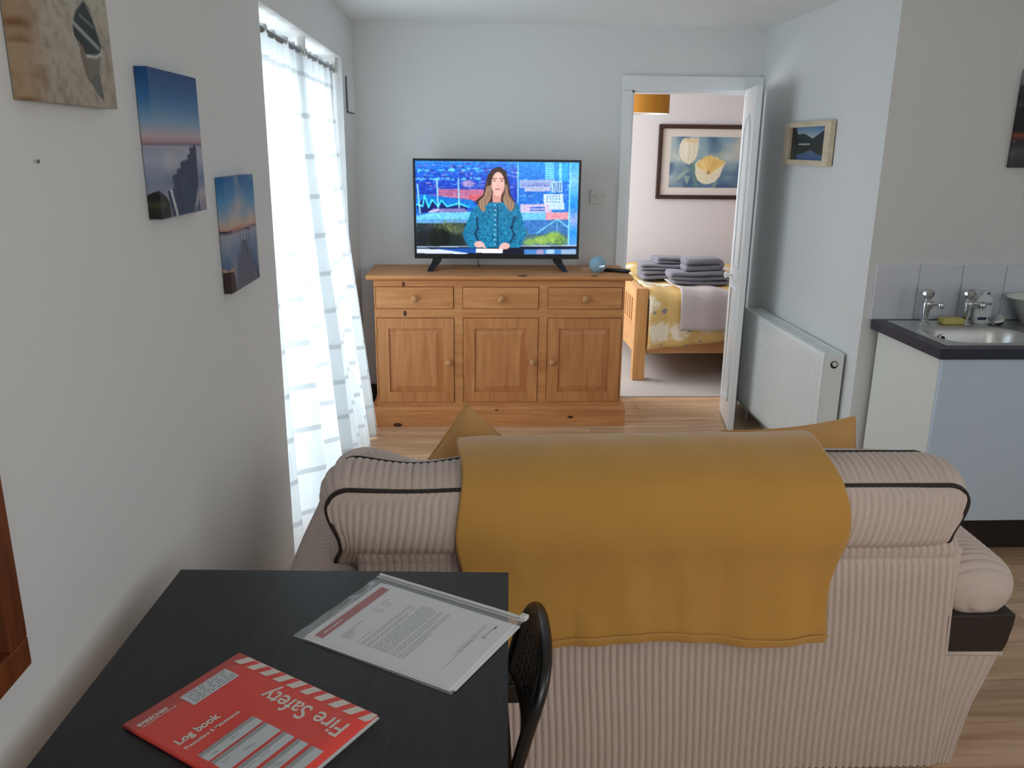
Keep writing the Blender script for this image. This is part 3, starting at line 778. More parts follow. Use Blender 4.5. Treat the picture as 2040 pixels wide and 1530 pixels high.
def build_lake_photo():
    y0, y1, z0, z1 = 3.985, 4.57, 1.490, 1.702
    f = thing('framed_photo', 'pale wood framed lake photo on the wall over the radiator', 'picture', (XR, (y0 + y1) / 2, z0))
    bw, bz, t = .066, .026, .030
    box('frame_bar', (XR - t, XR - .004, y0, y0 + bw, z0, z1), M['pale_frame'], f, bevel=.002)
    box('frame_bar', (XR - t, XR - .004, y1 - bw, y1, z0, z1), M['pale_frame'], f, bevel=.002)
    box('frame_bar', (XR - t, XR - .004, y0 + bw, y1 - bw, z0, z0 + bz), M['pale_frame'], f)
    box('frame_bar', (XR - t, XR - .004, y0 + bw, y1 - bw, z1 - bz, z1), M['pale_frame'], f)
    P = Paint(120, 90)
    P.vgrad([(0, (112, 150, 190)), (.28, (176, 190, 196)), (.5, (150, 160, 160)), (.52, (64, 72, 64)), (.75, (86, 106, 132)), (1, (70, 104, 160))])
    P.mix(np.clip((P.U - .45) * 1.6, 0, 1) * np.clip(.35 - P.V, 0, 1) * 2, (70, 120, 184))
    P.poly([(0, 0), (.12, 0), (.17, .2), (.22, .22), (.3, .18), (.42, .22), (.6, .35), (.72, .26), (.9, .12), (1, .06), (1, .53), (0, .53)], (44, 56, 60))
    P.poly([(0, 0), (.12, 0), (.19, .3), (.2, 1), (0, 1)], (30, 34, 26))
    P.poly([(0, .53), (1, .53), (1, .9), (.7, .78), (.58, .66), (.45, .76), (.3, .82), (.2, .84), (.18, 1), (0, 1)], (46, 52, 46))
    P.rect(.22, .505, .55, .53, (196, 200, 196)); P.line([(.34, .78), (.34, .86)], .004, (20, 26, 36))
    painted('photo_print', P, (XR - .012, y1 - bw, z1 - bz), (0, -(y1 - y0 - 2 * bw), 0), (0, 0, -(z1 - z0 - 2 * bz)), attr_mat('print_lake', .3), f)
    box('backing_board', (XR - .008, XR - .001, y0 + .004, y1 - .004, z0 + .004, z1 - .004), M['dark_frame'], f)
build_lake_photo()

def build_kitchen_canvas():
    x0, x1, z0, z1, t = 2.245, 2.545, 1.503, 1.888, .024
    f = thing('canvas_picture', 'dark city street canvas on the kitchen wall, cut by the right edge', 'picture', (x0 + .15, YK, z0))
    P = Paint(70, 90, (18, 18, 20))
    P.vgrad([(0, (150, 154, 158)), (.14, (120, 124, 128)), (.18, (18, 18, 20)), (.55, (26, 26, 26)), (.62, (20, 18, 18)), (.66, (150, 70, 44)), (.70, (90, 50, 44)), (.74, (40, 40, 44)), (.82, (84, 84, 92)), (1, (50, 50, 56))])
    P.mix(np.clip(P.noise(9, 14, 2) - .55, 0, 1) * 1.2, (120, 118, 116))
    P.mix(((P.noise(24, 30, 5) > .9) & (P.V > .6) & (P.V < .8)) * .9, (236, 220, 200))
    painted('canvas_print', P, (x0, YK - t, z1), (x1 - x0, 0, 0), (0, 0, -(z1 - z0)), attr_mat('print_city', .4), f, thick=t - .002, nrm=(0, -1, 0))
    box('stretcher_bar', (x0 + .004, x1 - .004, YK - .006, YK - .001, z0 + .004, z1 - .004), M['pale_frame'], f)
build_kitchen_canvas()

def build_flower_picture():
    Y, x0, x1, z0, z1 = 7.10, 1.555, 2.36, 1.160, 1.760
    f = thing('framed_print', 'dark framed tulip watercolour on the bedroom wall', 'picture', ((x0 + x1) / 2, Y, z0))
    b = .034
    for nm, bb in (('frame_bar', (x0, x1, Y - .03, Y - .002, z0, z0 + b)), ('frame_bar', (x0, x1, Y - .03, Y - .002, z1 - b, z1)), ('frame_bar', (x0, x0 + b, Y - .03, Y - .002, z0 + b, z1 - b)), ('frame_bar', (x1 - b, x1, Y - .03, Y - .002, z0 + b, z1 - b))):
        box(nm, bb, M['dark_frame'], f, bevel=.005)
    box('mount_board', (x0 + b, x1 - b, Y - .012, Y - .004, z0 + b, z1 - b), M['mount'], f)
    P = Paint(150, 105)
    P.vgrad([(0, (128, 160, 178)), (.4, (150, 172, 178)), (1, (84, 116, 148))])
    P.mix(np.clip(P.noise(5, 4, 1) - .4, 0, 1) * 1.5, (64, 96, 126)); P.mix(np.clip(P.noise(6, 5, 4) - .5, 0, 1) * 1.5, (206, 208, 198))
    P.mix(np.clip(P.noise(7, 7, 6) - .55, 0, 1) * 1.3 * (P.V > .5), (44, 66, 112)); P.mix(np.clip(P.U - .8, 0, .2) * 3 * np.clip(P.noise(6, 6, 9) - .4, 0, 1), (214, 176, 150))
    P.poly([(.28, .5), (.34, .52), (.42, 1), (.37, 1)], (104, 134, 130)); P.poly([(.1, .86), (.2, .62), (.28, .58), (.2, .74)], (130, 156, 150)); P.poly([(.2, .76), (.3, .78), (.26, .95)], (150, 170, 160))
    P.poly([(.68, .42), (.74, .2), (.73, .44)], (160, 180, 160)); P.poly([(.6, 1), (.66, .86), (.7, .9), (.66, 1)], (120, 150, 142))
    P.blur(3)
    P.poly([(.02, .35), (.08, .36), (.16, .46), (.12, .47)], (196, 208, 200)); P.poly([(.06, .9), (.14, .74), (.3, .62), (.18, .8)], (156, 176, 166))
    P.poly([(.13, .14), (.16, .05), (.2, .02), (.24, .05), (.29, .02), (.34, .05), (.385, .03), (.39, .22), (.375, .38), (.33, .49), (.27, .545), (.2, .50), (.14, .40), (.115, .28)], (228, 220, 196))
    P.poly([(.13, .14), (.2, .02), (.27, .06), (.25, .3), (.21, .5), (.14, .4)], (236, 230, 210)); P.poly([(.16, .09), (.22, .03), (.3, .05), (.385, .04), (.36, .13), (.26, .10)], (226, 200, 156))
    P.line([(.25, .12), (.27, .3), (.25, .52)], .004, (204, 192, 166)); P.line([(.33, .1), (.34, .3), (.30, .5)], .003, (210, 198, 172)); P.line([(.18, .12), (.17, .3), (.21, .48)], .003, (212, 202, 178))
    P.poly([(.36, .54), (.40, .46), (.46, .44), (.50, .38), (.56, .36), (.61, .40), (.66, .40), (.72, .45), (.80, .49), (.77, .56), (.745, .66), (.72, .78), (.66, .88), (.57, .93), (.48, .92), (.41, .86), (.37, .74)], (232, 222, 192))
    P.poly([(.37, .56), (.44, .45), (.50, .38), (.58, .36), (.66, .41), (.80, .49), (.74, .56), (.66, .64), (.58, .74), (.50, .68)], (230, 196, 122))
    P.poly([(.42, .52), (.50, .42), (.56, .6), (.55, .72), (.48, .64)], (238, 208, 140)); P.poly([(.60, .44), (.70, .47), (.66, .58), (.58, .7)], (222, 184, 108))
    P.poly([(.53, .76), (.62, .72), (.73, .66), (.71, .78), (.62, .90), (.52, .90)], (226, 216, 192)); P.ell(.555, .70, .03, .045, (140, 100, 84), .9, .6)
    for q in ((.47, .40), (.55, .37), (.63, .41)): P.line([q, (.555, .70)], .0025, (206, 164, 92))
    for q in ((.40, .7), (.45, .82), (.53, .9)): P.line([q, (.52, .72)], .0025, (206, 196, 168))
    P.blur(1)
    painted('watercolour', P, (1.661, Y - .0135, 1.663), (x1 - .106 - 1.661, 0, 0), (0, 0, -(1.663 - 1.255)), attr_mat('print_tulips', .5), f)
build_flower_picture()

# ------------------------------------------------------------------ sideboard
SBY = 4.62
def build_sideboard():
    s = thing('sideboard', 'pine sideboard with three drawers over three panelled doors, under the television', 'sideboard', (0.17, 4.85, 0))
    x0, x1, yb = -0.535, 0.872, 5.045
    t = .02
    # carcass with face frame
    obj('carcass', MB().box(x0, x0 + t, SBY + .022, yb, .11, .847).box(x1 - t, x1, SBY + .022, yb, .11, .847).box(x0, x1, yb - .008, yb, .11, .845).box(x0 + t, x1 - t, SBY + .02, yb - .01, .125, .14).box(x0 + t, x1 - t, SBY + .02, yb - .01, .655, .67), M['pine_x'], s)
    openings = [(-.527, -.091), (-.043, .386), (.435, .860)]
    m = MB()
    for a, b in ((x0, openings[0][0]), (openings[0][1], openings[1][0]), (openings[1][1], openings[2][0]), (openings[2][1], x1)):
        m.box(a, b, SBY, SBY + .022, .117, .845)
    for i, (a, b) in enumerate(openings):
        m.box(a, b, SBY, SBY + .022, .812, .845).box(a, b, SBY, SBY + .022, .636, .685).box(a, b, SBY, SBY + .022, .117, .140)
    obj('face_frame', m, M['pine_x'], s)
    for x, z, r in ((-.37, .824, .012), (-.365, .660, .014)):
        obj('wood_knot', MB().lathe([(.0, 0), (r, 0), (r * .9, .0008), (0, .001)], n=14), M['knot'], s, local=True).matrix_local = Matrix.Translation(Vector((x, SBY - .0002, z)) - ROOT[s.name]) @ Matrix.Rotation(PI / 2, 4, 'X') @ Matrix.Diagonal((.7, 1.2, 1, 1))
    # top with moulded edge
    prof = [(4.592, .856), (4.588, .864), (4.592, .872), (4.600, .876), (5.052, .876), (5.052, .848), (4.612, .848), (4.604, .853)]
    obj('top_board', MB().prism(prof, 'x', -.575, .912), M['pine_x'], s, bevel=.004)
    for x, r in ((.29, .030), (.695, .024), (-.29, .010), (.07, .010)):
        o = obj('wood_knot', MB().lathe([(.0, 0), (r, 0), (r * .9, .0008), (0, .001)], n=14), M['knot'], s, local=True)
        y = 4.612 if r > .02 else 4.70
        o.matrix_local = Matrix.Translation(Vector((x, y, .8758)) - ROOT[s.name]) @ Matrix.Diagonal((1, .8 if r > .02 else .5, 1, 1))
    # plinth
    prof = [(4.588, 0), (4.588, .100), (4.596, .106), (4.600, .114), (4.612, .118), (5.045, .118), (5.045, 0)]
    obj('plinth', MB().prism(prof, 'x', -.562, .900), M['pine_x'], s)
    for x, z, r in ((.58, .055, .014), (-.42, .012, .02), (.15, .10, .008)):
        obj('wood_knot', MB().lathe([(.0, 0), (r, 0), (r * .9, .0008), (0, .001)], n=14), M['knot'], s, local=True).matrix_local = Matrix.Translation(Vector((x, 4.5878, z)) - ROOT[s.name]) @ Matrix.Rotation(PI / 2, 4, 'X') @ Matrix.Diagonal((1.3, .6, 1, 1))
    def knob(par, x, y, z, r=.021):
        m = MB(); prof = [(.008, 0), (.008, .012), (.013, .014), (r, .024), (r * .98, .031), (r * .7, .039), (0.004, .042)]
        m.lathe(prof, n=20)
        m.v = [(x + a, y - c, z + b) for a, b, c in m.v]
        return obj('knob', m, M['pine_knob'], par, smooth=True)
    for a, b in openings:
        g = .003
        d = obj('drawer', MB().box(a + g, b - g, SBY - .006, SBY + .02, .685 + g, .812 - g), M['pine_x'], s, bevel=.003)
        obj('drawer_box', MB().box(a + .02, b - .02, SBY + .02, 4.98, .695, .790), M['pine_x'], d)
        knob(d, (a + b) / 2, SBY - .006, .747)
    for i, (a, b) in enumerate(openings):
        g = .003; z0, z1 = .140 + g, .636 - g; w = .064
        A, B = a + g, b - g
        d = obj('door', MB().box(A, A + w, SBY - .006, SBY + .014, z0, z1).box(B - w, B, SBY - .006, SBY + .014, z0, z1).box(A + w, B - w, SBY - .006, SBY + .014, z1 - w * .92, z1).box(A + w, B - w, SBY - .006, SBY + .014, z0, z0 + w * .92), M['pine_z'], s)
        # raised and fielded panel: sunk border rising to a flat centre
        pa, pb, q0, q1 = A + w, B - w, z0 + w * .92, z1 - w * .92
        e = .034
        m = MB().add([(pa, SBY + .006, q0), (pb, SBY + .006, q0), (pb, SBY + .006, q1), (pa, SBY + .006, q1),
                      (pa + e, SBY - .001, q0 + e), (pb - e, SBY - .001, q0 + e), (pb - e, SBY - .001, q1 - e), (pa + e, SBY - .001, q1 - e),
                      (pa + e, SBY - .0035, q0 + e), (pb - e, SBY - .0035, q0 + e), (pb - e, SBY - .0035, q1 - e), (pa + e, SBY - .0035, q1 - e)],
                     [(0, 1, 5, 4), (1, 2, 6, 5), (2, 3, 7, 6), (3, 0, 4, 7), (4, 5, 9, 8), (5, 6, 10, 9), (6, 7, 11, 10), (7, 4, 8, 11), (8, 9, 10, 11)])
        obj('door_panel', m, M['pine_z'], d, fix=True)
        kx = B - .028 if i < 2 else A + .028
        knob(d, kx, SBY - .006, .381, .019)
        hx = A - .001 if i < 2 else B + .001
        for hz in (z0 + .075, z1 - .075):
            obj('hinge', MB().cyl((hx, SBY - .006, hz - .022), (hx, SBY - .006, hz + .022), .0035, n=8), M['brass'], d)
build_sideboard()

# ------------------------------------------------------------------ television
def paint_tv():
    P = Paint(400, 226)
    def T(x, y):   # zoomed photo pixel -> screen u,v
        u = (x - 395) / 1175; v = (y - 150) / 690
        for _ in range(4):
            l = 388 + 17 * v; r = 1578 - 18 * v; t = 140 + 25 * u; b = 830 + 15 * u
            u = (x - l) / (r - l); v = (y - t) / (b - t)
        return (u, v)
    def TT(*p): return [T(*q) for q in p]
    def R(x0, y0, x1, y1, c, a=1.0): P.poly(TT((x0, y0), (x1, y0), (x1, y1), (x0, y1)), c, a)
    def E(x, y, rx, ry, c, a=1.0, soft=.15): u, v = T(x, y); P.ell(u, v, rx / 1180, ry / 690, c, a, soft)
    def Ln(pts, w, c, a=1.0): P.line(TT(*pts), w / 1180, c, a)
    rg = random.Random(5)
    P.vgrad([(0, (44, 140, 236)), (.08, (26, 110, 226)), (.2, (24, 74, 206)), (.35, (22, 60, 186)), (.5, (20, 70, 190)), (.62, (60, 150, 230)), (.72, (80, 130, 200)), (1, (60, 110, 190))])
    # distant houses: blotches of pink and cyan
    for i in range(420):
        x = rg.uniform(385, 1130); y = rg.uniform(150, 345); w = rg.uniform(8, 44); h = rg.uniform(3, 9)
        c = rg.choice([(88, 120, 220), (130, 130, 220), (186, 160, 222), (36, 60, 170), (28, 44, 150), (60, 160, 240), (70, 90, 200), (20, 50, 160)])
        R(x, y, x + w, y + h, c, rg.uniform(.45, .95))
    for i in range(60):
        x = rg.uniform(385, 860); y = rg.choice([200, 208, 268]) + rg.uniform(-6, 6)
        R(x, y, x + rg.uniform(8, 26), y + rg.uniform(6, 14), (96, 214, 252), .8)
    E(770, 310, 60, 34, (196, 164, 206), .8, .5)
    R(1132, 150, 1580, 600, (26, 152, 240), .55)
    # right hand side buildings
    for i in range(60):
        x = rg.uniform(1136, 1500); y = rg.uniform(190, 480); R(x, y, x + rg.uniform(10, 46), y + rg.uniform(3, 9), rg.choice([(110, 212, 250), (30, 110, 216), (150, 190, 236), (20, 120, 226)]), .7)
    R(1330, 165, 1395, 292, (116, 220, 250))
    for y in range(176, 290, 17): R(1336, y, 1392, y + 6, (50, 140, 214))
    R(1430, 168, 1452, 380, (120, 218, 250)); R(1400, 170, 1428, 290, (40, 150, 226)); R(1455, 172, 1500, 300, (40, 168, 240))
    R(1142, 286, 1400, 346, (150, 176, 226))
    for x in range(1164, 1372, 8): R(x, 308, x + 4, 336, (110, 116, 190))
    R(1180, 340, 1370, 372, (176, 186, 224)); R(1375, 300, 1455, 378, (176, 214, 244))
    for x in range(1390, 1450, 16): R(x, 310, x + 7, 374, (40, 90, 170))
    R(1320, 392, 1462, 466, (206, 226, 242))
    for x in range(1340, 1450, 22):
        for y in (404, 424, 444): R(x, y, x + 12, y + 9, (60, 140, 200))
    R(1150, 465, 1380, 526, (206, 190, 226)); R(1220, 486, 1330, 496, (36, 96, 196)); R(1220, 506, 1330, 516, (36, 96, 196))
    R(1360, 458, 1472, 508, (190, 218, 238)); R(1140, 526, 1340, 582, (110, 196, 244)); R(1335, 526, 1506, 588, (226, 152, 168))
    R(1160, 582, 1515, 680, (56, 120, 196)); P.poly(TT((1270, 682), (1420, 578), (1508, 650), (1508, 740), (1300, 740)), (58, 116, 182))
    Ln([(1270, 682), (1420, 578), (1508, 648)], 4, (120, 214, 246)); Ln([(1420, 578), (1418, 680)], 3, (120, 204, 240))
    R(1160, 690, 1515, 775, (70, 110, 130))
    for x, y, rx, ry, c in ((1395, 715, 85, 58, (146, 188, 74)), (1300, 735, 70, 40, (160, 196, 92)), (1220, 750, 60, 32, (136, 178, 90)), (1440, 740, 55, 46, (92, 132, 74)), (1190, 690, 30, 50, (60, 110, 130))): E(x, y, rx, ry, c, .9, .5)
    for i in range(120):
        x, y = rg.gauss(1360, 70), rg.gauss(735, 22)
        if y < 772: E(x, y, rg.uniform(5, 14), rg.uniform(4, 9), rg.choice([(176, 206, 110), (110, 150, 70), (150, 196, 80)]), .55, .6)
    # left: brick building, museum roof, quay
    R(388, 385, 560, 410, (170, 110, 190), .8)
    P.poly(TT((550, 346), (884, 352), (884, 436), (780, 428), (550, 402)), (196, 112, 150)); R(780, 388, 880, 436, (206, 96, 110))
    for x in range(560, 780, 18):
        for y in (356, 372, 388): R(x, y, x + 8, y + 7, (70, 60, 150), .8)
    P.poly(TT((395, 388), (470, 386), (800, 430), (850, 492), (770, 486), (400, 520)), (10, 116, 216))
    P.poly(TT((400, 470), (455, 410), (487, 478), (512, 432), (556, 478), (580, 436), (618, 478), (705, 462), (770, 484), (760, 500), (420, 524)), (14, 30, 110))
    Ln([(396, 458), (445, 472), (457, 396), (487, 480), (512, 424), (556, 476), (580, 430), (618, 476), (705, 455), (775, 482)], 6, (70, 226, 252))
    for a, b in (((545, 276), (556, 492)), ((700, 270), (707, 484)), ((405, 310), (426, 524))): Ln([a, b], 5, (150, 226, 246))
    P.poly(TT((400, 545), (520, 520), (790, 520), (780, 585), (400, 600)), (110, 206, 246)); P.poly(TT((480, 520), (520, 490), (740, 492), (780, 520)), (130, 120, 186)); Ln([(490, 516), (560, 500)], 4, (226, 236, 250))
    R(395, 570, 800, 640, (96, 164, 220)); R(400, 600, 780, 775, (40, 52, 58))
    E(620, 640, 120, 60, (92, 108, 70), .8, .7); E(720, 650, 60, 50, (84, 104, 74), .8, .7)
    E(570, 715, 110, 105, (16, 22, 18), 1, .4); R(405, 660, 480, 775, (18, 24, 30), .9); E(690, 730, 60, 60, (24, 34, 34), .9, .5)
    for i in range(90):
        x, y = rg.gauss(650, 70), rg.gauss(625, 28); E(x, y, rg.uniform(3, 9), rg.uniform(6, 14), rg.choice([(120, 136, 84), (70, 88, 56), (140, 150, 110)]), .5, .7)
    # blurred right margin and light lines
    u0 = T(1512, 400)[0]
    P.vgrad([(0, (60, 170, 236)), (.2, (120, 196, 240)), (.45, (20, 140, 236)), (.62, (150, 170, 226)), (.75, (40, 150, 240)), (1, (130, 160, 210))], (P.U > u0).astype(float))
    Ln([(1131, 166), (1132, 452)], 4, (150, 232, 252)); Ln([(1514, 170), (1500, 835)], 5, (136, 226, 252))
    # news desk
    R(388, 774, 1580, 784, (180, 206, 232)); R(388, 782, 1580, 850, (16, 18, 44))
    P.poly(TT((400, 792), (560, 796), (780, 826), (760, 836), (400, 826)), (214, 224, 246)); P.poly(TT((540, 792), (840, 790), (830, 830), (760, 826)), (24, 84, 170))
    R(1180, 802, 1560, 842, (70, 130, 200)); R(1270, 806, 1320, 840, (170, 150, 190)); R(1340, 806, 1400, 838, (170, 206, 232)); R(1450, 806, 1560, 842, (150, 180, 214))
    grain = (P.noise(200, 110, 21) * .6 + P.noise(90, 60, 22) * .4 - .5) * (P.V < .80)
    P.a += grain[..., None] * np.array([64, 74, 60])
    P.blur(1)
    # presenter
    hair1, hair2, hair3 = (56, 34, 32), (120, 88, 70), (184, 150, 122)
    P.poly(TT((985, 194), (945, 206), (912, 250), (896, 320), (880, 392), (826, 436), (840, 480), (858, 512), (888, 520), (1060, 515), (1095, 522), (1116, 490), (1112, 446), (1080, 400), (1064, 300), (1044, 222), (1010, 196)), hair1)
    body = TT((945, 448), (840, 462), (800, 500), (762, 600), (735, 672), (744, 722), (782, 788), (1150, 788), (1192, 690), (1164, 560), (1134, 462), (1100, 448), (1012, 448))
    bm_ = P.polymask(body)
    P.mix(bm_, (14, 116, 160))
    tw = P.noise(130, 80, 3) * .6 + P.noise(90, 120, 7) * .4
    P.mix(bm_ * np.clip(tw - .48, 0, 1) * 2.0, (44, 160, 206)); P.mix(bm_ * np.clip(.48 - tw, 0, 1) * 2.0, (8, 66, 104))
    Ln([(836, 560), (842, 640), (822, 680), (850, 740)], 7, (4, 40, 70), .8); Ln([(1112, 560), (1086, 640), (1108, 690), (1080, 748)], 7, (4, 40, 70), .8)
    Ln([(986, 470), (988, 785)], 3, (6, 36, 66), .8)
    for y in range(468, 780, 37): E(966, y, 6, 6, (220, 240, 250), 1, .4)
    P.poly(TT((946, 380), (1012, 380), (1010, 448), (978, 452), (948, 446)), (212, 152, 144))
    E(988, 316, 49, 92, (238, 186, 174), 1, .06); E(972, 300, 28, 60, (246, 200, 188), .6, .8); E(1016, 350, 24, 50, (206, 142, 134), .45, .9)
    # hair in front of the shoulders and beside the face
    for k, c in ((0, hair2), (1, hair3)):
        s = 10 * k
        P.poly(TT((908 + s, 300), (940, 300), (942, 380), (932, 430), (906, 470), (884 + s, 476), (900, 506), (888, 518), (862 + s, 508), (842 + s, 470), (842 + s, 440), (886, 404)), c, .9 - .25 * k)
        P.poly(TT((1040, 300), (1058 - s, 330), (1070 - s, 400), (1108 - s, 450), (1112 - s, 486), (1090 - s, 518), (1062, 506), (1040, 470), (1022, 432), (1034, 384)), c, .9 - .25 * k)
    for d in range(4):
        Ln([(916 + d * 5, 310), (906 + d * 6, 390), (856 + d * 12, 444), (872 + d * 7, 500)], 2.4, hair1 if d % 2 else (206, 176, 148), .45)
        Ln([(1052 - d * 4, 310), (1056 - d * 6, 390), (1102 - d * 12, 456), (1084 - d * 6, 506)], 2.4, hair1 if d % 2 else (206, 176, 148), .45)
    P.poly(TT((988, 194), (946, 206), (918, 262), (908, 330), (938, 320), (944, 270), (962, 234), (994, 214), (1024, 240), (1036, 290), (1042, 320), (1062, 310), (1046, 226), (1012, 196)), hair1)
    Ln([(948, 276), (976, 274)], 3, (96, 60, 56)); Ln([(1000, 274), (1028, 278)], 3, (96, 60, 56))
    E(962, 291, 13, 5, (70, 44, 48), 1, .5); E(1014, 293, 13, 5, (70, 44, 48), 1, .5)
    Ln([(986, 290), (980, 326), (994, 328)], 2, (196, 134, 128), .8); E(982, 352, 19, 6, (176, 92, 98), 1, .4); Ln([(965, 352), (1000, 352)], 1.6, (120, 50, 60))
    P.blur(1)
    # hands and papers
    P.poly(TT((832, 794), (1026, 796), (1022, 830), (828, 826)), (232, 234, 246))
    for cx, cy, sgn in ((852, 762, 1), (1040, 776, -1)):
        E(cx, cy, 40, 28, (232, 178, 172), 1, .2)
        for k in range(4): Ln([(cx + sgn * (6 + k * 9), cy - 8 + k * 3), (cx + sgn * (22 + k * 8), cy + 14 + k * 4)], 5, (240, 192, 184)); Ln([(cx + sgn * (10 + k * 9), cy - 6 + k * 3), (cx + sgn * (26 + k * 8), cy + 16 + k * 4)], 1.2, (160, 100, 104), .8)
    return P
def build_tv():
    x0, x1, z0, z1, Y = -.318, .628, .942, 1.497, 4.82
    t = thing('television', 'flat screen television showing a news presenter, on the pine sideboard', 'television', (.155, Y + .03, .876))
    bz, bb = .013, .026
    box('cabinet', (x0, x1, Y + .006, Y + .035, z0, z1), M['black_plastic'], t, bevel=.004)
    box('rear_housing', (x0 + .12, x1 - .12, Y + .034, Y + .075, z0 + .03, z1 - .20), M['black_plastic'], t, bevel=.01)
    obj('bezel', MB().box(x0, x0 + bz, Y, Y + .008, z0, z1).box(x1 - bz, x1, Y, Y + .008, z0, z1).box(x0 + bz, x1 - bz, Y, Y + .008, z1 - bz, z1).box(x0 + bz, x1 - bz, Y, Y + .008, z0, z0 + bb), M['black_plastic'], t)
    painted('screen', paint_tv(), (x0 + bz, Y + .005, z1 - bz), (x1 - x0 - 2 * bz, 0, 0), (0, 0, -(z1 - z0 - bz - bb)), attr_mat('lit_screen', .25, emit=1.05), t)
    for xc, sg in ((-.185, -1), (.500, 1)):
        m = MB()
        # splayed blade foot
        for yy0, yy1 in ((Y - .075, Y + .02),):
            st = [(0.0, -.030, .026, Y + .002, z0 + .014), (.35, -.016, .034, Y - .012, .922), (.7, .010, .050, Y - .040, .898), (1.0, .030, .060, Y - .072, .8765)]
            for (_, a0, a1, ya, za), (_, b0, b1, yb_, zb_) in zip(st[:-1], st[1:]):
                m.hexa([(xc + sg * a0, ya, za), (xc + sg * a1, ya, za), (xc + sg * a1, ya + .020, za), (xc + sg * a0, ya + .020, za)],
                       [(xc + sg * b0, yb_, zb_), (xc + sg * b1, yb_, zb_), (xc + sg * b1, yb_ + .026, zb_), (xc + sg * b0, yb_ + .026, zb_)])
            m.hexa([(xc + sg * .030, Y + .12, .8765), (xc + sg * .056, Y + .12, .8765), (xc + sg * .050, Y + .14, .8765), (xc + sg * .024, Y + .14, .8765)],
                   [(xc - sg * .022, Y + .012, z0 + .012), (xc + sg * .016, Y + .012, z0 + .012), (xc + sg * .016, Y + .034, z0 + .012), (xc - sg * .022, Y + .034, z0 + .012)])
        obj('foot', m, M['black_plastic'], t)
    obj('power_cable', MB().tube([(.045, Y + .05, .95), (.047, Y + .055, .91), (.055, Y + .08, .885), (.06, Y + .17, .8795), (.06, Y + .225, .8795)], .0022, 6), M['black_plastic'], t, smooth=True)
build_tv()

def build_speaker():
    c = Vector((.730, 4.745, .876))
    s = thing('smart_speaker', 'pale blue spherical smart speaker with clock digits, beside the television', 'speaker', c)
    R = .0485; zc = .0445
    prof = []
    for i in range(25):
        a = -1.16 + (PI / 2 + 1.16) * i / 24
        prof.append((max(R * math.cos(a), .0005), zc + R * math.sin(a)))
    m = MB().lathe(prof, (c.x, c.y, c.z), 40); obj('fabric_shell', m, M['pale_blue'], s, smooth=True)
    obj('base_ring', MB().lathe([(.020, 0), (.024, 0.001), (.0245, .004), (.02, .005)], (c.x, c.y, c.z), 32), M['white_plastic'], s)
    # clock digits follow the ball: each glyph stands tangent to the shell
    yaw0 = math.radians(-90 + 24)
    for k, ch in enumerate('13:07'):
        off = (-.0155, -.0075, -.0005, .0045, .0130)[k]
        a = yaw0 + off / R; el = math.radians(-4)
        nrm = Vector((math.cos(a) * math.cos(el), math.sin(a) * math.cos(el), math.sin(el)))
        p = Vector((0, 0, zc)) + nrm * (R + .0006)
        rotm = Matrix((Vector((-math.sin(a), math.cos(a), 0)), nrm.cross(Vector((-math.sin(a), math.cos(a), 0))), nrm)).transposed()
        text('clock_digit', ch, .0155, M['led'], s, p - rotm @ Vector((0.0, .005, 0)), align='CENTER', bold=.0004, rot=rotm.to_euler(), extrude=.0001, sx=.72)
    obj('power_cable', MB().tube([(c.x - .03, c.y + .03, c.z + .02), (c.x - .06, c.y + .06, c.z + .012), (c.x - .08, c.y + .13, c.z + .006), (c.x - .1, c.y + .22, c.z + .005)], .002, 6), M['grey_wire'], s, smooth=True)
build_speaker()

def build_remote():
    r = thing('remote_control', 'black remote control lying at the right end of the sideboard', 'remote control', (.845, 4.765, .876), math.radians(-28), local=True)
    def prof(u, v):
        a = 2 * PI * u
        x = -.085 + .17 * v
        wd = .021 + .004 * math.cos(v * 6.3); e = min(1, math.sqrt(max(0, 1 - (2 * v - 1) ** 12)) + .02)
        c, s_ = math.cos(a), math.sin(a)
        return (x, e * wd * math.copysign(abs(c) ** .5, c), .010 + e * (.009) * math.copysign(abs(s_) ** .5, s_))
    obj('remote_body', MB().grid(prof, 24, 16), M['black_plastic'], r, smooth=True, local=True)
    for i in range(7):
        for j in range(3):
            box('button', (-.055 + i * .017 - .004, -.055 + i * .017 + .004, -.012 + j * .012 - .003, -.012 + j * .012 + .003, .0185, .0205), M['text_grey'], r, local=True)
build_remote()

def build_switch():
    s = thing('light_switch', 'white single light switch between television and doorway', 'light switch', (.762, YB, 1.243))
    box('switch_plate', (.719, .805, YB - .010, YB, 1.243, 1.328), M['white_plastic'], s, bevel=.003)
    obj('rocker', MB().hexa([(.752, YB - .012, 1.272), (.772, YB - .012, 1.272), (.772, YB - .004, 1.272), (.752, YB - .004, 1.272)], [(.752, YB - .017, 1.300), (.772, YB - .017, 1.300), (.772, YB - .004, 1.300), (.752, YB - .004, 1.300)]), M['white_plastic'], s, bevel=.001)
    for x in (.732, .792):
        obj('screw', MB().cyl((x, YB - .011, 1.286), (x, YB - .009, 1.286), .0032, n=10), M['text_grey'], s)
build_switch()

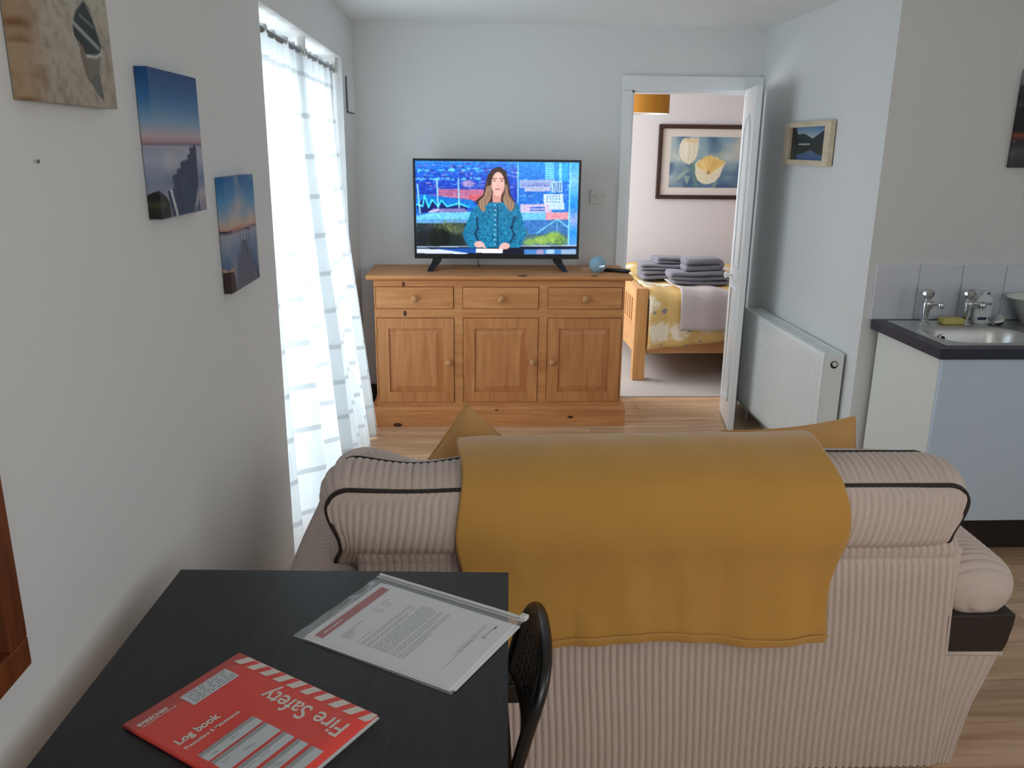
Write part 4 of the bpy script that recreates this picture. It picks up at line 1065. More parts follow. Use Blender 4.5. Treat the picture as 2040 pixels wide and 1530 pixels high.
# ------------------------------------------------------------------ radiator
def build_radiator():
    y0, y1, z0, z1, xf, xb = 3.600, 4.742, .110, .672, 1.610, 1.700
    r = thing('radiator', 'white ribbed panel radiator below the small lake photo', 'radiator', (1.66, (y0 + y1) / 2, z0))
    pitch = .0333; npan = int((y1 - y0 - .06) / pitch)
    def face(u, v):
        y = y0 + (y1 - y0) * u; z = z0 + (z1 - z0) * v
        k = (y - y0 - .03) / pitch; fr = k - math.floor(k)
        inr = 1.0 if (.03 < y - y0 < y1 - y0 - .03) else 0.0
        zz = min(1, max(0, (z - z0 - .035) / .02)) * min(1, max(0, (z1 - .05 - z) / .02))
        g = math.exp(-((fr - .5) / .13) ** 2) * .009 * inr * zz
        return (xf + g, y, z)
    obj('front_panel', MB().grid(face, 34 * 12, 30), M['radiator'], r, smooth=True, fix=False, solid=.004, solid_off=-1)
    obj('rear_panel', MB().box(xb - .012, xb, y0 + .01, y1 - .01, z0, z1 - .01), M['radiator'], r)
    obj('convector_fins', MB().box(xf + .012, xb - .014, y0 + .03, y1 - .03, z0 + .03, z1 - .03), M['radiator'], r)
    # top grille: plates with slots between
    tg = MB().box(xf, xf + .012, y0, y1, z1 - .004, z1 + .002).box(xb - .012, xb + .001, y0, y1, z1 - .004, z1 + .002)
    obj('top_rim', tg, M['radiator'], r, bevel=.002)
    n = 58
    for k in range(n):
        y = y0 + (y1 - y0) * (k + .5) / n
        if k % 2 == 0: box('grille_bar', (xf + .012, xb - .012, y - .0125, y + .0125, z1 - .006, z1 - .001), M['radiator'], r)
    for ya, yb, nm in ((y0 - .002, y0 + .006, 'end_panel'), (y1 - .006, y1 + .002, 'end_panel')):
        box(nm, (xf + .001, xb, ya, yb, z0 + .01, z1 - .004), M['radiator'], r, bevel=.003)
    obj('vent_recess', MB().cyl((1.656, y0 - .003, z1 - .048), (1.656, y0 - .0022, z1 - .048), .018, n=20), M['black_plastic'], r)
    obj('bleed_valve', MB().cyl((1.656, y0 - .012, z1 - .044), (1.656, y0 - .003, z1 - .044), .010, n=16), M['white_plastic'], r)
    for y in (y0 + .15, y1 - .15):
        box('wall_bracket', (xb - .002, XR, y - .015, y + .015, z0 + .08, z1 - .06), M['radiator'], r)
    for y in (y0 + .04, y1 - .04):
        obj('supply_pipe', MB().cyl((1.66, y, 0.0), (1.66, y, z0 + .01), .0075, n=10), M['radiator'], r)
build_radiator()

# ------------------------------------------------------------------ kitchen corner
def build_kitchen():
    WX0, WX1, WY, WT = 1.748, 3.0, 2.932, .857
    b = thing('sink_cabinet', 'ivory base cabinet with white doors under the sink', 'cabinet', (2.25, 3.2, 0))
    obj('side_panel', MB().box(1.772, 1.790, 2.968, 3.46, .005, .815), M['unit_side'], b)
    obj('cabinet_body', MB().box(1.790, 2.79, 2.985, 3.46, .15, .165).box(2.772, 2.79, 2.968, 3.46, .005, .815).box(1.79, 2.772, 3.452, 3.46, .15, .815).box(1.79, 2.772, 2.985, 3.0, .78, .815), M['unit_side'], b)
    for a, c in ((1.774, 2.279), (2.283, 2.788)):
        d = box('cabinet_door', (a, c, 2.950, 2.968, .150, .812), M['unit_door'], b, bevel=.002)
        hx = c - .05 if a < 2 else a + .05
        obj('door_handle', MB().tube([(hx, 2.950, .70), (hx, 2.925, .70), (hx, 2.925, .78), (hx, 2.950, .78)], .005, 8), M['chrome'], d) if a > 2 else None
    box('kick_board', (1.80, 2.77, 3.01, 3.026, 0.0, .15), M['plinth'], b)
    # worktop with an opening for the sink
    sx0, sx1, sy0, sy1 = 1.801, 2.741, 2.990, 3.460
    w = MB().box(WX0, sx0 + .012, WY, YK - .013, .817, WT).box(sx1 - .012, WX1, WY, YK - .013, .817, WT).box(sx0 + .012, sx1 - .012, WY, sy0 + .012, .817, WT).box(sx0 + .012, sx1 - .012, sy1 - .012, YK - .013, .817, WT)
    o = obj('worktop', w, M['worktop']); tag(o, 'charcoal laminate worktop around the sink', 'worktop')
    # stainless sink pressed from one sheet
    s = thing('kitchen_sink', 'stainless steel inset sink with a round-cornered bowl', 'sink', ((sx0 + sx1) / 2, (sy0 + sy1) / 2, WT))
    bx0, bx1, by0, by1, rad, dep = 1.835, 2.235, 3.018, 3.318, .11, .15
    def sk(u, v):
        x = sx0 + (sx1 - sx0) * u; y = sy0 + (sy1 - sy0) * v
        qx = abs(x - (bx0 + bx1) / 2) - ((bx1 - bx0) / 2 - rad); qy = abs(y - (by0 + by1) / 2) - ((by1 - by0) / 2 - rad)
        d = math.hypot(max(qx, 0), max(qy, 0)) + min(max(qx, qy), 0) - rad
        t = min(1, max(0, -d / .055)); t = t * t * (3 - 2 * t)
        z = WT + .0035 - dep * t
        e = min(x - sx0, sx1 - x, y - sy0, sy1 - y)
        z -= .003 * max(0, 1 - e / .012)
        if x > 2.30 and d > 0:
            k = (x - 2.30) / .045
            if 3.03 < y < 3.40 and x < 2.70: z -= .003 * (.5 - .5 * math.cos(2 * PI * k))
        return (x, y, z)
    obj('sink_sheet', MB().grid(sk, 150, 80), M['steel'], s, smooth=True, fix=False)
    obj('overflow_ring', MB().lathe([(.009, 0), (.016, 0), (.017, .003), (.013, .005), (.009, .003)], n=20), M['chrome'], s, smooth=True, local=True).matrix_local = Matrix.Translation(Vector((1.962, 3.292, .818)) - ROOT[s.name]) @ Matrix.Rotation(math.radians(72), 4, 'X')
    obj('overflow_hole', MB().lathe([(.0, 0), (.010, 0), (.010, .002), (0, .002)], n=16), M['black_plastic'], s, local=True).matrix_local = Matrix.Translation(Vector((1.962, 3.291, .8185)) - ROOT[s.name]) @ Matrix.Rotation(math.radians(72), 4, 'X')
    obj('waste', MB().lathe([(.0, 0), (.034, 0), (.036, .002), (.03, .004), (0, .003)], (2.035, 3.165, WT + .0035 - dep), n=24), M['chrome'], s)
    # pillar taps
    for x, lab in ((1.926, 'chrome pillar tap left of the yellow sponge'), (2.106, 'chrome pillar tap between the sponge and the soap bottle')):
        c = Vector((x, 3.385, WT + .0025))
        t = thing('pillar_tap', lab, 'tap', c, group='pillar taps on the sink')
        m = MB().lathe([(.026, 0), (.026, .003), (.020, .006), (.0145, .010), (.0135, .02)], c, 24)
        obj('tap_base', m, M['chrome'], t, smooth=True)
        m = MB().tube([c + Vector((0, 0, .012)), c + Vector((0, 0, .035)), c + Vector((.001, 0, .06)), c + Vector((.002, -.001, .085)), c + Vector((.003, -.002, .102))], [.0125, .0135, .0155, .0185, .017], 18)
        obj('tap_body', m, M['chrome'], t, smooth=True)
        m = MB().tube([c + Vector((.002, 0, .062)), c + Vector((.010, -.010, .080)), c + Vector((.020, -.020, .090)), c + Vector((.032, -.032, .090)), c + Vector((.036, -.036, .088))], [.014, .0125, .0105, .0095, .009], 14)
        obj('spout', m, M['chrome'], t, smooth=True)
        m = MB().lathe([(.0095, 0), (.012, .004), (.012, .02), (.0105, .023), (.008, .023)], c + Vector((.040, -.040, .072)), 18)
        obj('spout_nozzle', m, M['chrome'], t, smooth=True)
        m = MB().lathe([(.010, .100), (.0115, .106), (.019, .112), (.0255, .124), (.0255, .136), (.021, .145), (.010, .149), (.002, .1495)], c, 8)
        obj('tap_head', m, M['chrome'], t, bevel=.003)
    # sponge
    sp = MB()
    def spg(u, v, w): return None
    o = obj('sponge', MB().hexa([(1.992, 3.352, WT + .004), (2.082, 3.352, WT + .004), (2.086, 3.405, WT + .004), (1.996, 3.405, WT + .004)], [(1.992, 3.352, WT + .029), (2.082, 3.352, WT + .029), (2.086, 3.405, WT + .029), (1.996, 3.405, WT + .029)]), M['sponge'], bevel=.004, seg=3)
    tag(o, 'yellow washing-up sponge on the sink rim between the taps', 'sponge')
    # hand wash bottle
    c = Vector((2.170, 3.385, WT + .004))
    bt = thing('soap_bottle', 'white hand wash bottle with navy label beside the tap', 'bottle', c)
    def bot(u, v):
        a = 2 * PI * u; z = v * .122
        hw = .0335 + .0075 * min(1, z / .05) - .004 * max(0, (z - .07) / .05)
        sh = max(0, (z - .098) / .024); hw *= math.sqrt(max(.12, 1 - sh ** 2 * .88)); dp = .021 * math.sqrt(max(.25, 1 - sh ** 2 * .7))
        if z < .006: hw *= .9 + .1 * z / .006; dp *= .9 + .1 * z / .006
        ca, sa = math.cos(a), math.sin(a)
        return (c.x + hw * math.copysign(abs(ca) ** .7, ca), c.y + dp * math.copysign(abs(sa) ** .7, sa), c.z + z)
    obj('bottle_body', MB().grid(bot, 36, 26), M['bottle'], bt, smooth=True)
    obj('bottle_cap', MB().lathe([(.014, .116), (.0145, .119), (.0145, .134), (.013, .136), (.005, .137), (.005, .145), (.002, .146)], c, 20), M['bottle'], bt, smooth=True)
    box('pump_nozzle', (c.x - .030, c.x + .014, c.y - .008, c.y + .008, c.z + .144, c.z + .151), M['bottle'], bt, bevel=.003)
    box('cap_mark', (c.x + .002, c.x + .016, c.y - .0155, c.y - .0140, c.z + .128, c.z + .134), M['navy'], bt)
    box('label_band', (c.x - .026, c.x + .012, c.y - .0222, c.y - .0205, c.z + .019, c.z + .031), M['navy'], bt)
    box('label_band', (c.x + .021, c.x + .0235, c.y - .0222, c.y - .0190, c.z + .021, c.z + .031), M['navy'], bt)
    text('brand_lettering', 'Dove', .022, M['navy'], bt, Vector((.001, -.0216, .082)), rot=(PI / 2, 0, 0), align='CENTER', shear=.25)
    text('label_lettering', 'caring hand wash', .0065, M['text_grey'], bt, Vector((0, -.0216, .058)), rot=(PI / 2, 0, 0), align='CENTER') if False else None
    # sink plug / brush leaning behind the bottle
    p = thing('sink_plug', 'dark metal sink plug and chain leaning beside the soap bottle', 'sink plug', (2.225, 3.355, WT + .004))
    pc = Vector((2.228, 3.352, WT + .030))
    nrm = Vector((-.62, -.25, .74)).normalized(); q = nrm.to_track_quat('Z', 'Y').to_matrix().to_4x4()
    o = obj('plug_disc', MB().lathe([(.0, -.004), (.024, -.004), (.027, 0), (.024, .004), (.012, .006), (0, .006)], n=24), M['steel'], p, smooth=True, local=True); o.matrix_local = Matrix.Translation(pc - ROOT[p.name]) @ q
    o = obj('plug_stem', MB().lathe([(.011, -.026), (.013, -.02), (.012, -.004), (.006, -.004)], n=16), M['black_plastic'], p, smooth=True, local=True); o.matrix_local = Matrix.Translation(pc - ROOT[p.name]) @ q
    obj('plug_chain', MB().tube([(2.226, 3.34, WT + .012), (2.20, 3.335, WT + .006), (2.185, 3.345, WT + .006), (2.205, 3.36, WT + .006)], .003, 8), M['black_plastic'], p, smooth=True)
    # washing-up tub cut by the frame
    c = Vector((2.435, 3.375, WT + .002))
    tb = thing('washing_up_tub', 'white plastic tub at the right edge beyond the plug', 'tub', c)
    prof = [(.080, 0), (.088, .004), (.140, .105), (.158, .112), (.162, .118), (.158, .122), (.138, .117), (.134, .108), (.084, .010), (.0, .008)]
    m = MB().lathe(prof, c, 40); m.v = [(x, c.y + (y - c.y) * .62, z) for x, y, z in m.v]
    obj('tub_shell', m, M['tub'], tb, smooth=True)
build_kitchen()

# ------------------------------------------------------------------ bedroom
def build_bedroom():
    # lamp
    c = Vector((1.262, 6.30, 0))
    l = thing('pendant_lamp', 'mustard drum pendant lampshade seen through the doorway', 'lamp', (c.x, c.y, 1.808))
    def sh(r0, r1): return lambda u, v: (c.x + (r0 + (r1 - r0) * v) * math.cos(2 * PI * u), c.y + (r0 + (r1 - r0) * v) * math.sin(2 * PI * u), 1.808 + .20 * v)
    obj('lamp_shade', MB().grid(sh(.182, .182), 48, 2), M['shade'], l, smooth=True)
    obj('shade_lining', MB().grid(sh(.1795, .1795), 48, 2), M['shade_in'], l, smooth=True)
    obj('shade_ring', MB().tube([(c.x + .1808 * math.cos(2 * PI * k / 40), c.y + .1808 * math.sin(2 * PI * k / 40), 1.808) for k in range(40)], .002, 6, closed=True), M['white_plastic'], l)
    obj('spider_arm', MB().tube([(c.x - .18, c.y, 1.99), (c.x + .18, c.y, 1.99)], .002, 6).tube([(c.x, c.y - .18, 1.99), (c.x, c.y + .18, 1.99)], .002, 6), M['white_plastic'], l)
    obj('flex', MB().tube([(c.x, c.y, 1.93), (c.x, c.y, ZC)], .003, 6), M['white_plastic'], l)
    obj('bulb', MB().lathe([(.008, 1.84), (.028, 1.86), (.03, 1.88), (.016, 1.92), (.013, 1.95), (.01, 1.95)], (c.x, c.y, 0), 16), M['white_plastic'], l, smooth=True)
    obj('ceiling_rose', MB().lathe([(.045, 2.222), (.045, 2.228), (.03, ZC), (.01, ZC)], (c.x, c.y, 0), 20), M['white_plastic'], l, smooth=True)
    # bed frame, foot end facing left
    bx0, bx1, by0, by1 = 1.125, 3.16, 5.55, 6.95
    b = thing('bed', 'pine bed with slatted footboard in the bedroom', 'bed', ((bx0 + bx1) / 2, (by0 + by1) / 2, .006))
    for y in (by0, by1 - .07):
        box('foot_post', (bx0, bx0 + .085, y, y + .07, .006, .652), M['bed_wood_z'], b, bevel=.004)
        box('head_post', (bx1 - .085, bx1, y, y + .07, .006, 1.05), M['bed_wood_z'], b, bevel=.004)
    box('foot_top_rail', (bx0 + .005, bx0 + .06, by0 + .07, by1 - .07, .565, .650), M['bed_wood_y'], b, bevel=.004)
    box('foot_bottom_rail', (bx0 + .015, bx0 + .05, by0 + .07, by1 - .07, .19, .385), M['bed_wood_y'], b, bevel=.003)
    y = by0 + .07; k = 0
    while y < by1 - .1:
        w = .06 if k == 0 else .045
        box('foot_slat', (bx0 + .02, bx0 + .045, y, min(y + w, by1 - .07), .385, .565), M['bed_wood_z'], b)
        y += w + .035; k += 1
    box('side_rail', (bx0 + .085, bx1 - .085, by0 + .02, by0 + .05, .195, .335), M['bed_wood_x'], b, bevel=.003)
    box('side_rail', (bx0 + .085, bx1 - .085, by1 - .05, by1 - .02, .195, .335), M['bed_wood_x'], b, bevel=.003)
    box('headboard', (bx1 - .06, bx1 - .025, by0 + .07, by1 - .07, .35, 1.03), M['bed_wood_y'], b, bevel=.004)
    for k in range(12):
        x = bx0 + .2 + k * .15
        box('base_slat', (x, x + .07, by0 + .05, by1 - .05, .275, .292), M['bed_wood_y'], b)
    o = box('mattress', (bx0 + .095, bx1 - .09, by0 + .055, by1 - .055, .293, .585), M['mattress'], bevel=.04, seg=4); tag(o, 'mattress under the floral duvet', 'mattress')
    # duvet and throw draped over the near side
    def drape(x0, x1, hem, off, seed, yfar, nseg=90):
        rg = np.random.default_rng(seed); ph = rg.random(8) * 6.28
        top = .605 + off; yn = by0 - .012 - off; r = .06
        path = []
        Lt = yfar - (yn + r); La = r * PI / 2
        def fn(u, v):
            x = x0 + (x1 - x0) * u
            hz = hem(u); Ld = top - r - hz; tot = Lt + La + Ld; s = v * tot
            if s < Lt: y, z, ny, nz = yfar - s, top, 0, 1
            elif s < Lt + La:
                a = (s - Lt) / r; y, z, ny, nz = yn + r - r * math.sin(a), top - r + r * math.cos(a), -math.sin(a), math.cos(a)
            else: y, z, ny, nz = yn, top - r - (s - Lt - La), -1, 0
            w = .012 * math.sin(9 * x + ph[0] + 2 * s) + .007 * math.sin(23 * x + ph[1] - 3 * s) + .008 * math.sin(5 * s + ph[2] + 6 * x)
            dn = max(0, (s - Lt) / (La + Ld))
            w2 = dn * .010 * math.sin(31 * x + ph[3])
            return (x, y + ny * (abs(w) * .8 + w2 + .004), z + nz * (w + .016))
        return MB().grid(fn, nseg, 60)
    o = obj('duvet', drape(1.216, 3.05, lambda u: .232 + .075 * min(1, u * 2.4) ** .8, 0.0, 2, by1 - .04), M['duvet'], smooth=True, solid=.016, fix=False); tag(o, 'mustard duvet printed with white flowers, hanging over the bed side', 'duvet')
    o = obj('bed_throw', drape(1.425, 2.55, lambda u: .372 - .018 * u, .022, 5, by1 - .05, 70), M['throw'], smooth=True, solid=.010, fix=False); tag(o, 'off-white textured throw across the duvet', 'throw')
    # pillow near the head
    def pil(cx, cy, cz, a, b_, h):
        return lambda s: (lambda u, v: (cx + a * (2 * u - 1), cy + b_ * (2 * v - 1), cz + s * h * ((1 - (2 * u - 1) ** 4) * (1 - (2 * v - 1) ** 4)) ** .5))
    for y, lab in ((5.92, 'floral pillow at the near side of the bed head'), (6.58, 'floral pillow at the far side of the bed head')):
        g = pil(2.75, y, .70, .22, .31, .065)
        o = obj('pillow', MB().grid(g(1), 18, 18).grid(g(-1), 18, 18), M['duvet'], smooth=True); tag(o, lab, 'pillow', 'pillows on the bed')
    # towels: folded bands
    def towel(cx, cy, z0, L, Wd, h, layers, rot, label, seed):
        rg = np.random.default_rng(seed)
        t = h / layers
        path = []
        for k in range(layers):
            z = z0 + t * (k + .5)
            xs = np.linspace(-L / 2, L / 2, 9)
            if k % 2: xs = xs[::-1]
            for i, x in enumerate(xs):
                path.append((x, z + (.004 * math.sin(x * 14 + seed + k))))
            if k < layers - 1:
                sx = xs[-1]; sg = 1 if sx > 0 else -1
                for a in (-PI / 4, 0, PI / 4): path.append((sx + sg * t * .5 * math.cos(a), z + t * .5 + t * .5 * math.sin(a)))
        P_ = [Vector((p[0], 0, p[1])) for p in path]
        m = MB(); nb = 8; n = len(P_); ht = t * .495
        for j in range(nb + 1):
            yy = -Wd / 2 + Wd * j / nb; e = .55 + .45 * math.sqrt(max(0, 1 - (2 * j / nb - 1) ** 8))
            for i, p in enumerate(P_):
                a = P_[max(0, i - 1)]; c_ = P_[min(n - 1, i + 1)]; d = (c_ - a).normalized(); nn = Vector((-d.z, 0, d.x))
                for sg in (1, -1):
                    q = p + nn * sg * ht * e
                    m.v.append((q.x, yy + .004 * math.sin(i * .7 + seed), q.z))
        W2 = 2 * n
        for j in range(nb):
            for i in range(n - 1):
                for sg in (0, 1):
                    a = j * W2 + 2 * i + sg; m.f.append((a, a + 2, a + W2 + 2, a + W2))
            for i in (0, n - 1):
                a = j * W2 + 2 * i; m.f.append((a, a + 1, a + W2 + 1, a + W2))
        for j in (0, nb):
            for i in range(n - 1):
                a = j * W2 + 2 * i; m.f.append((a, a + 1, a + 3, a + 2))
        c, s = math.cos(rot), math.sin(rot)
        m.v = [(cx + c * x - s * y, cy + s * x + c * y, z) for x, y, z in m.v]
        o = obj('folded_towel', m, M['towel'], smooth=True); tag(o, label, 'towel', 'grey towels folded on the bed')
    zt = .650
    towel(1.415, 6.14, zt - .012, .30, .22, .066, 2, .05, 'large grey towel at the bottom of the rear stack', 1)
    towel(1.425, 6.14, zt + .054, .335, .24, .046, 2, -.10, 'grey towel folded open, middle of the rear stack', 2)
    towel(1.460, 6.14, zt + .100, .20, .18, .050, 2, .12, 'small grey towel on top of the rear stack', 3)
    towel(1.600, 5.79, zt + .004, .37, .22, .090, 3, -.04, 'large grey towel under another, nearest stack on the bed', 4)
    towel(1.615, 5.80, zt + .095, .235, .17, .085, 2, .0, 'thick small grey towel on top of the nearest stack', 6)
build_bedroom()

# ------------------------------------------------------------------ sofa
def rib(s, p=.0178):
    f = s / p; f = f - math.floor(f)
    return max(0, 1 - abs(2 * f - 1) ** 2.6) ** .6
RA = .0085
def build_sofa():
    s = thing('sofa', 'beige corduroy two-seat sofa seen from behind, dark piping on its cushions', 'sofa', (.465, 2.2, 0))
    X0, X1, YS = -.270, 1.200, 1.800
    # back frame: ribbed cover wrapping over the top
    prof = []
    for z in np.linspace(.004, .585, 10): prof.append((YS - .012 + .012 * z / .6, z))
    prof += [(YS + .003, .598), (YS + .002, .604), (YS - .002, .610), (YS - .001, .626), (YS + .006, .640), (YS + .022, .649), (YS + .05, .652), (YS + .12, .650), (YS + .20, .62)]
    def nrm_at(i):
        a = prof[max(0, i - 1)]; b = prof[min(len(prof) - 1, i + 1)]; dy, dz = b[0] - a[0], b[1] - a[1]; L = math.hypot(dy, dz) + 1e-9
        return (-dz / L, dy / L)
    np_ = len(prof)
    nr = 84; per = 7
    def back(u, v):
        i = int(round(v * (np_ - 1))); y, z = prof[i]; ny, nz = nrm_at(i)
        x = X0 + (X1 - X0) * u
        wob = .006 * math.sin(z * 9 + 1.3) * math.sin(x * 5)
        h = RA * rib(x - X0, (X1 - X0) / nr) * (1 if abs(z - .604) > .008 else .25)
        e = min(u, 1 - u) * (X1 - X0); rnd = .02 * max(0, 1 - e / .02) ** 2
        spread = (.030 * (1 - z / .65)) * (u - .0) if z < .65 else 0
        sag = .004 * math.sin(3 * x + 2 * z)
        return (x + wob + spread, y + ny * h + rnd + sag, z + nz * h)
    obj('back_cover', MB().grid(back, nr * per, np_ - 1), M['cord'], s, smooth=True, fix=False)
    obj('back_core', MB().box(X0 + .006, X1 + .022, YS + .016, YS + .20, .003, .62), M['cord'], s, bevel=.01)
    # seat base and seat cushions
    obj('seat_base', MB().box(X0, X1, YS + .19, 2.70, .06, .30), M['cord'], s, bevel=.02)
    def softbox(x0, x1, y0, y1, z0, z1, nm):
        def half(sg):
            return lambda u, v: (x0 + (x1 - x0) * u, y0 + (y1 - y0) * v, (z0 + z1) / 2 + sg * (z1 - z0) / 2 * ((1 - (2 * u - 1) ** 10) * (1 - (2 * v - 1) ** 10)) ** .5 + (RA * rib(x0 + (x1 - x0) * u) if sg > 0 else 0))
        return obj(nm, MB().grid(half(1), 38 * 6, 12).grid(half(-1), 16, 12), M['cord'], s, smooth=True)
    softbox(X0 + .005, .463, YS + .22, 2.74, .27, .47, 'seat_cushion'); softbox(.467, X1 - .005, YS + .22, 2.74, .27, .47, 'seat_cushion')
    # arms: lower flank, dark band, rolled top with ribs across
    def arm(sign):
        xi = X1 if sign > 0 else X0
        y0, y1 = YS - .008, 2.70
        cz, rx, rz = .492, .106, .082
        cx = xi + sign * .080
        zb = [(.002, .064), (.10, .078), (.18, .092), (.26, .118), (.335, .140)]
        nr2 = 7
        def flank_back(u, v):   # vertical ribs on the rear end of the arm
            k = v * (len(zb) - 1); i = min(int(k), len(zb) - 2); f = k - i
            z = zb[i][0] + (zb[i + 1][0] - zb[i][0]) * f; w = zb[i][1] + (zb[i + 1][1] - zb[i][1]) * f + .012
            x = xi + sign * (w * u)
            return (x, y0 + .004 - RA * .8 * rib(u * 7.0, 1.0) + .014 * max(0, (u - .85) / .15) ** 2, z)
        obj('arm_end', MB().grid(flank_back, 56, 12), M['cord'], s, smooth=True, fix=False)
        poly = [(xi - sign * .02, .004)] + [(xi + sign * (w + .010), z) for z, w in zb] + [(xi - sign * .02, .335)]
        obj('arm_flank', MB().prism(poly if sign > 0 else poly[::-1], 'y', y0 + .006, y1), M['cord'], s)
        obj('arm_seam', MB().tube([(xi + sign * .003, y0 - .001, .337), (xi + sign * .150, y0 - .001, .334)], .006, 8), M['cord'], s, smooth=True)
        poly = [(xi - sign * .01, .335), (xi + sign * .150, .335), (xi + sign * .160, .36), (xi + sign * .168, .41), (xi + sign * .170, .445), (xi - sign * .01, .445)]
        obj('arm_band', MB().prism(poly if sign > 0 else poly[::-1], 'y', y0 - .002, y1 - .01), M['faux_leather'], s, bevel=.004)
        L = y1 - y0; nrb = int(L / .021)
        def roll(u, v):
            y = y0 + L * u; a = 2 * PI * v
            e = min(1.0, math.sqrt(max(0.0, 1 - max(0, 1 - (y - y0) / .085) ** 2))) * min(1.0, math.sqrt(max(0.0, 1 - max(0, 1 - (y1 - y) / .04) ** 2)))
            bulge = 1 + .04 * math.sin(PI * min(1, (y - y0) / .5)) 
            h = RA * .9 * rib(y - y0 + .012 * math.sin(a * 1.0), L / nrb)
            rr = e
            dz = .004 * min(1, (y - y0) / .35)
            hh = h * min(1, e * 3)
            return (cx + sign * ((rx * bulge * rr + hh) * math.cos(a)), y - 1.3 * hh * (1 - e), cz + dz + (rz * bulge * rr + hh) * math.sin(a))
        obj('arm_roll', MB().grid(roll, nrb * 6, 30), M['cord'], s, smooth=True)
        obj('arm_inner', MB().box(min(xi, xi + sign * .12), max(xi, xi + sign * .12), y0 + .05, y1 - .03, .44, .56), M['cord'], s)
    arm(1); arm(-1)
    # back cushions, boxed with dark piping on both edges
    def back_cushion(xa, xb, sag_at, sag, lift, outer):
        zlo, zhi, rad = .505, .800, .055
        def yb(z): return YS - .004 + (max(0, .655 - z) * .9)
        yf = 2.06
        def outline(n):
            pts = []
            segs = [((xa + rad, zhi - rad), PI / 2, PI), ((xa + rad, zlo + rad), PI, 1.5 * PI), ((xb - rad, zlo + rad), 1.5 * PI, 2 * PI), ((xb - rad, zhi - rad), 0, PI / 2)]
            # start top middle going left
            raw = []
            for k in range(60): raw.append((xb - rad + (xa + rad - xb + rad) * k / 60, zhi))
            for (c, a0, a1), nk in zip(segs, (14, 14, 14, 14)):
                for k in range(nk): a = a0 + (a1 - a0) * k / nk; raw.append((c[0] + rad * math.cos(a), c[1] + rad * math.sin(a)))
                if c == segs[0][0]:
                    for k in range(20): raw.append((xa, zhi - rad + (zlo - zhi + 2 * rad) * k / 20))
                if c == segs[1][0]:
                    for k in range(40): raw.append((xa + rad + (xb - xa - 2 * rad) * k / 40, zlo))
                if c == segs[2][0]:
                    for k in range(20): raw.append((xb, zlo + rad + (zhi - zlo - 2 * rad) * k / 20))
            return raw
        raw = outline(0)
        def warp(x, z, front):   # soft sag of the top edge and pinched lower flanks
            top = max(0, min(1, (z - .70) / .10))
            dz = top * (lift * (x - xa) / (xb - xa) - sag * math.exp(-((x - sag_at) / .13) ** 2) * (1.0 if front else .25))
            pin = outer * .030 * math.exp(-((z - .655) / .055) ** 2) * math.exp(-(((x - (xa if outer > 0 else xb)) / .05) ** 2))
            return x + pin, z + dz + (.016 * top if front else 0)
        backp = []; frontp = []
        for x, z in raw:
            xx, zz = warp(x, z, False); backp.append(Vector((xx, yb(z) if z < .66 else YS - .004, zz)))
            xx, zz = warp(x, z, True); frontp.append(Vector((xx, YS + .165 if z > .7 else YS + .20, zz)))
        # back face grid
        nxr = int((xb - xa) / .0190); 
        def face(u, v):
            z = zlo + (zhi - zlo) * v
            e = max(0, rad - (zhi - z), rad - (z - zlo)); ins = rad - math.sqrt(max(0, rad * rad - e * e))
            x = xa + ins + (xb - xa - 2 * ins) * u
            xx, zz = warp(x, z, False)
            bul = .030 * ((1 - (2 * u - 1) ** 6)) * math.sin(PI * max(0, min(1, (z - .60) / .21))) ** .8
            return (xx, (yb(z) if z < .66 else YS - .004) - bul - RA * rib(x - xa + .012 * math.sin(z * 14)) * (1 - (2 * v - 1) ** 20), zz)
        c = obj('back_cushion', MB().grid(face, nxr * 7, 26), M['cord'], s, smooth=True, fix=False)
        # gusset between the two piping lines
        m = MB(); n = len(raw)
        dense = []
        tot = 0; cum = [0]
        for i in range(n): tot += (backp[(i + 1) % n] - backp[i]).length; cum.append(tot)
        nd = int(tot / .019) * 6; K = 9
        ctr = Vector(((xa + xb) / 2, YS + .1, (zlo + zhi) / 2))
        j = 0
        for k in range(nd):
            t = tot * k / nd
            while cum[j + 1] < t: j += 1
            f = (t - cum[j]) / max(1e-9, cum[j + 1] - cum[j])
            p = backp[j].lerp(backp[(j + 1) % n], f); q = frontp[j].lerp(frontp[(j + 1) % n], f)
            a0, a1 = backp[j], backp[(j + 1) % n]; d = (a1 - a0).normalized(); outn = Vector((d.z, 0, -d.x))
            if outn.dot(p - ctr) < 0: outn = -outn
            for i in range(K):
                w = i / (K - 1); h = RA * rib(t) * math.sin(PI * min(1, max(0, w))) ** .3 + .022 * math.sin(PI * w)
                pt = p.lerp(q, w) + outn * h
                m.v.append(tuple(pt))
        for k in range(nd):
            l = (k + 1) % nd
            for i in range(K - 1): m.f.append((k * K + i, l * K + i, l * K + i + 1, k * K + i + 1))
        obj('gusset', m, M['cord'], c, smooth=True)
        # front face
        def ff(u, v):
            z = zlo + (zhi - zlo) * v
            e = max(0, rad - (zhi - z), rad - (z - zlo)); ins = rad - math.sqrt(max(0, rad * rad - e * e))
            x = xa + ins + (xb - xa - 2 * ins) * u
            xx, zz = warp(x, z, True)
            bul = .11 * ((1 - (2 * u - 1) ** 4) * (1 - (2 * v - 1) ** 4)) ** .5
            return (xx, (YS + .165 if z > .7 else YS + .20) + bul + RA * rib(x - xa), zz + (.050 if outer > 0 else .012) * math.exp(-((u - .12) / .09) ** 2 if outer > 0 else 0) * max(0, (v - .6) / .4) ** .6 * max(0, (1 - v) / .4) ** .5 * 1.5)
        obj('front_face', MB().grid(ff, nxr * 6, 18), M['cord'], c, smooth=True)
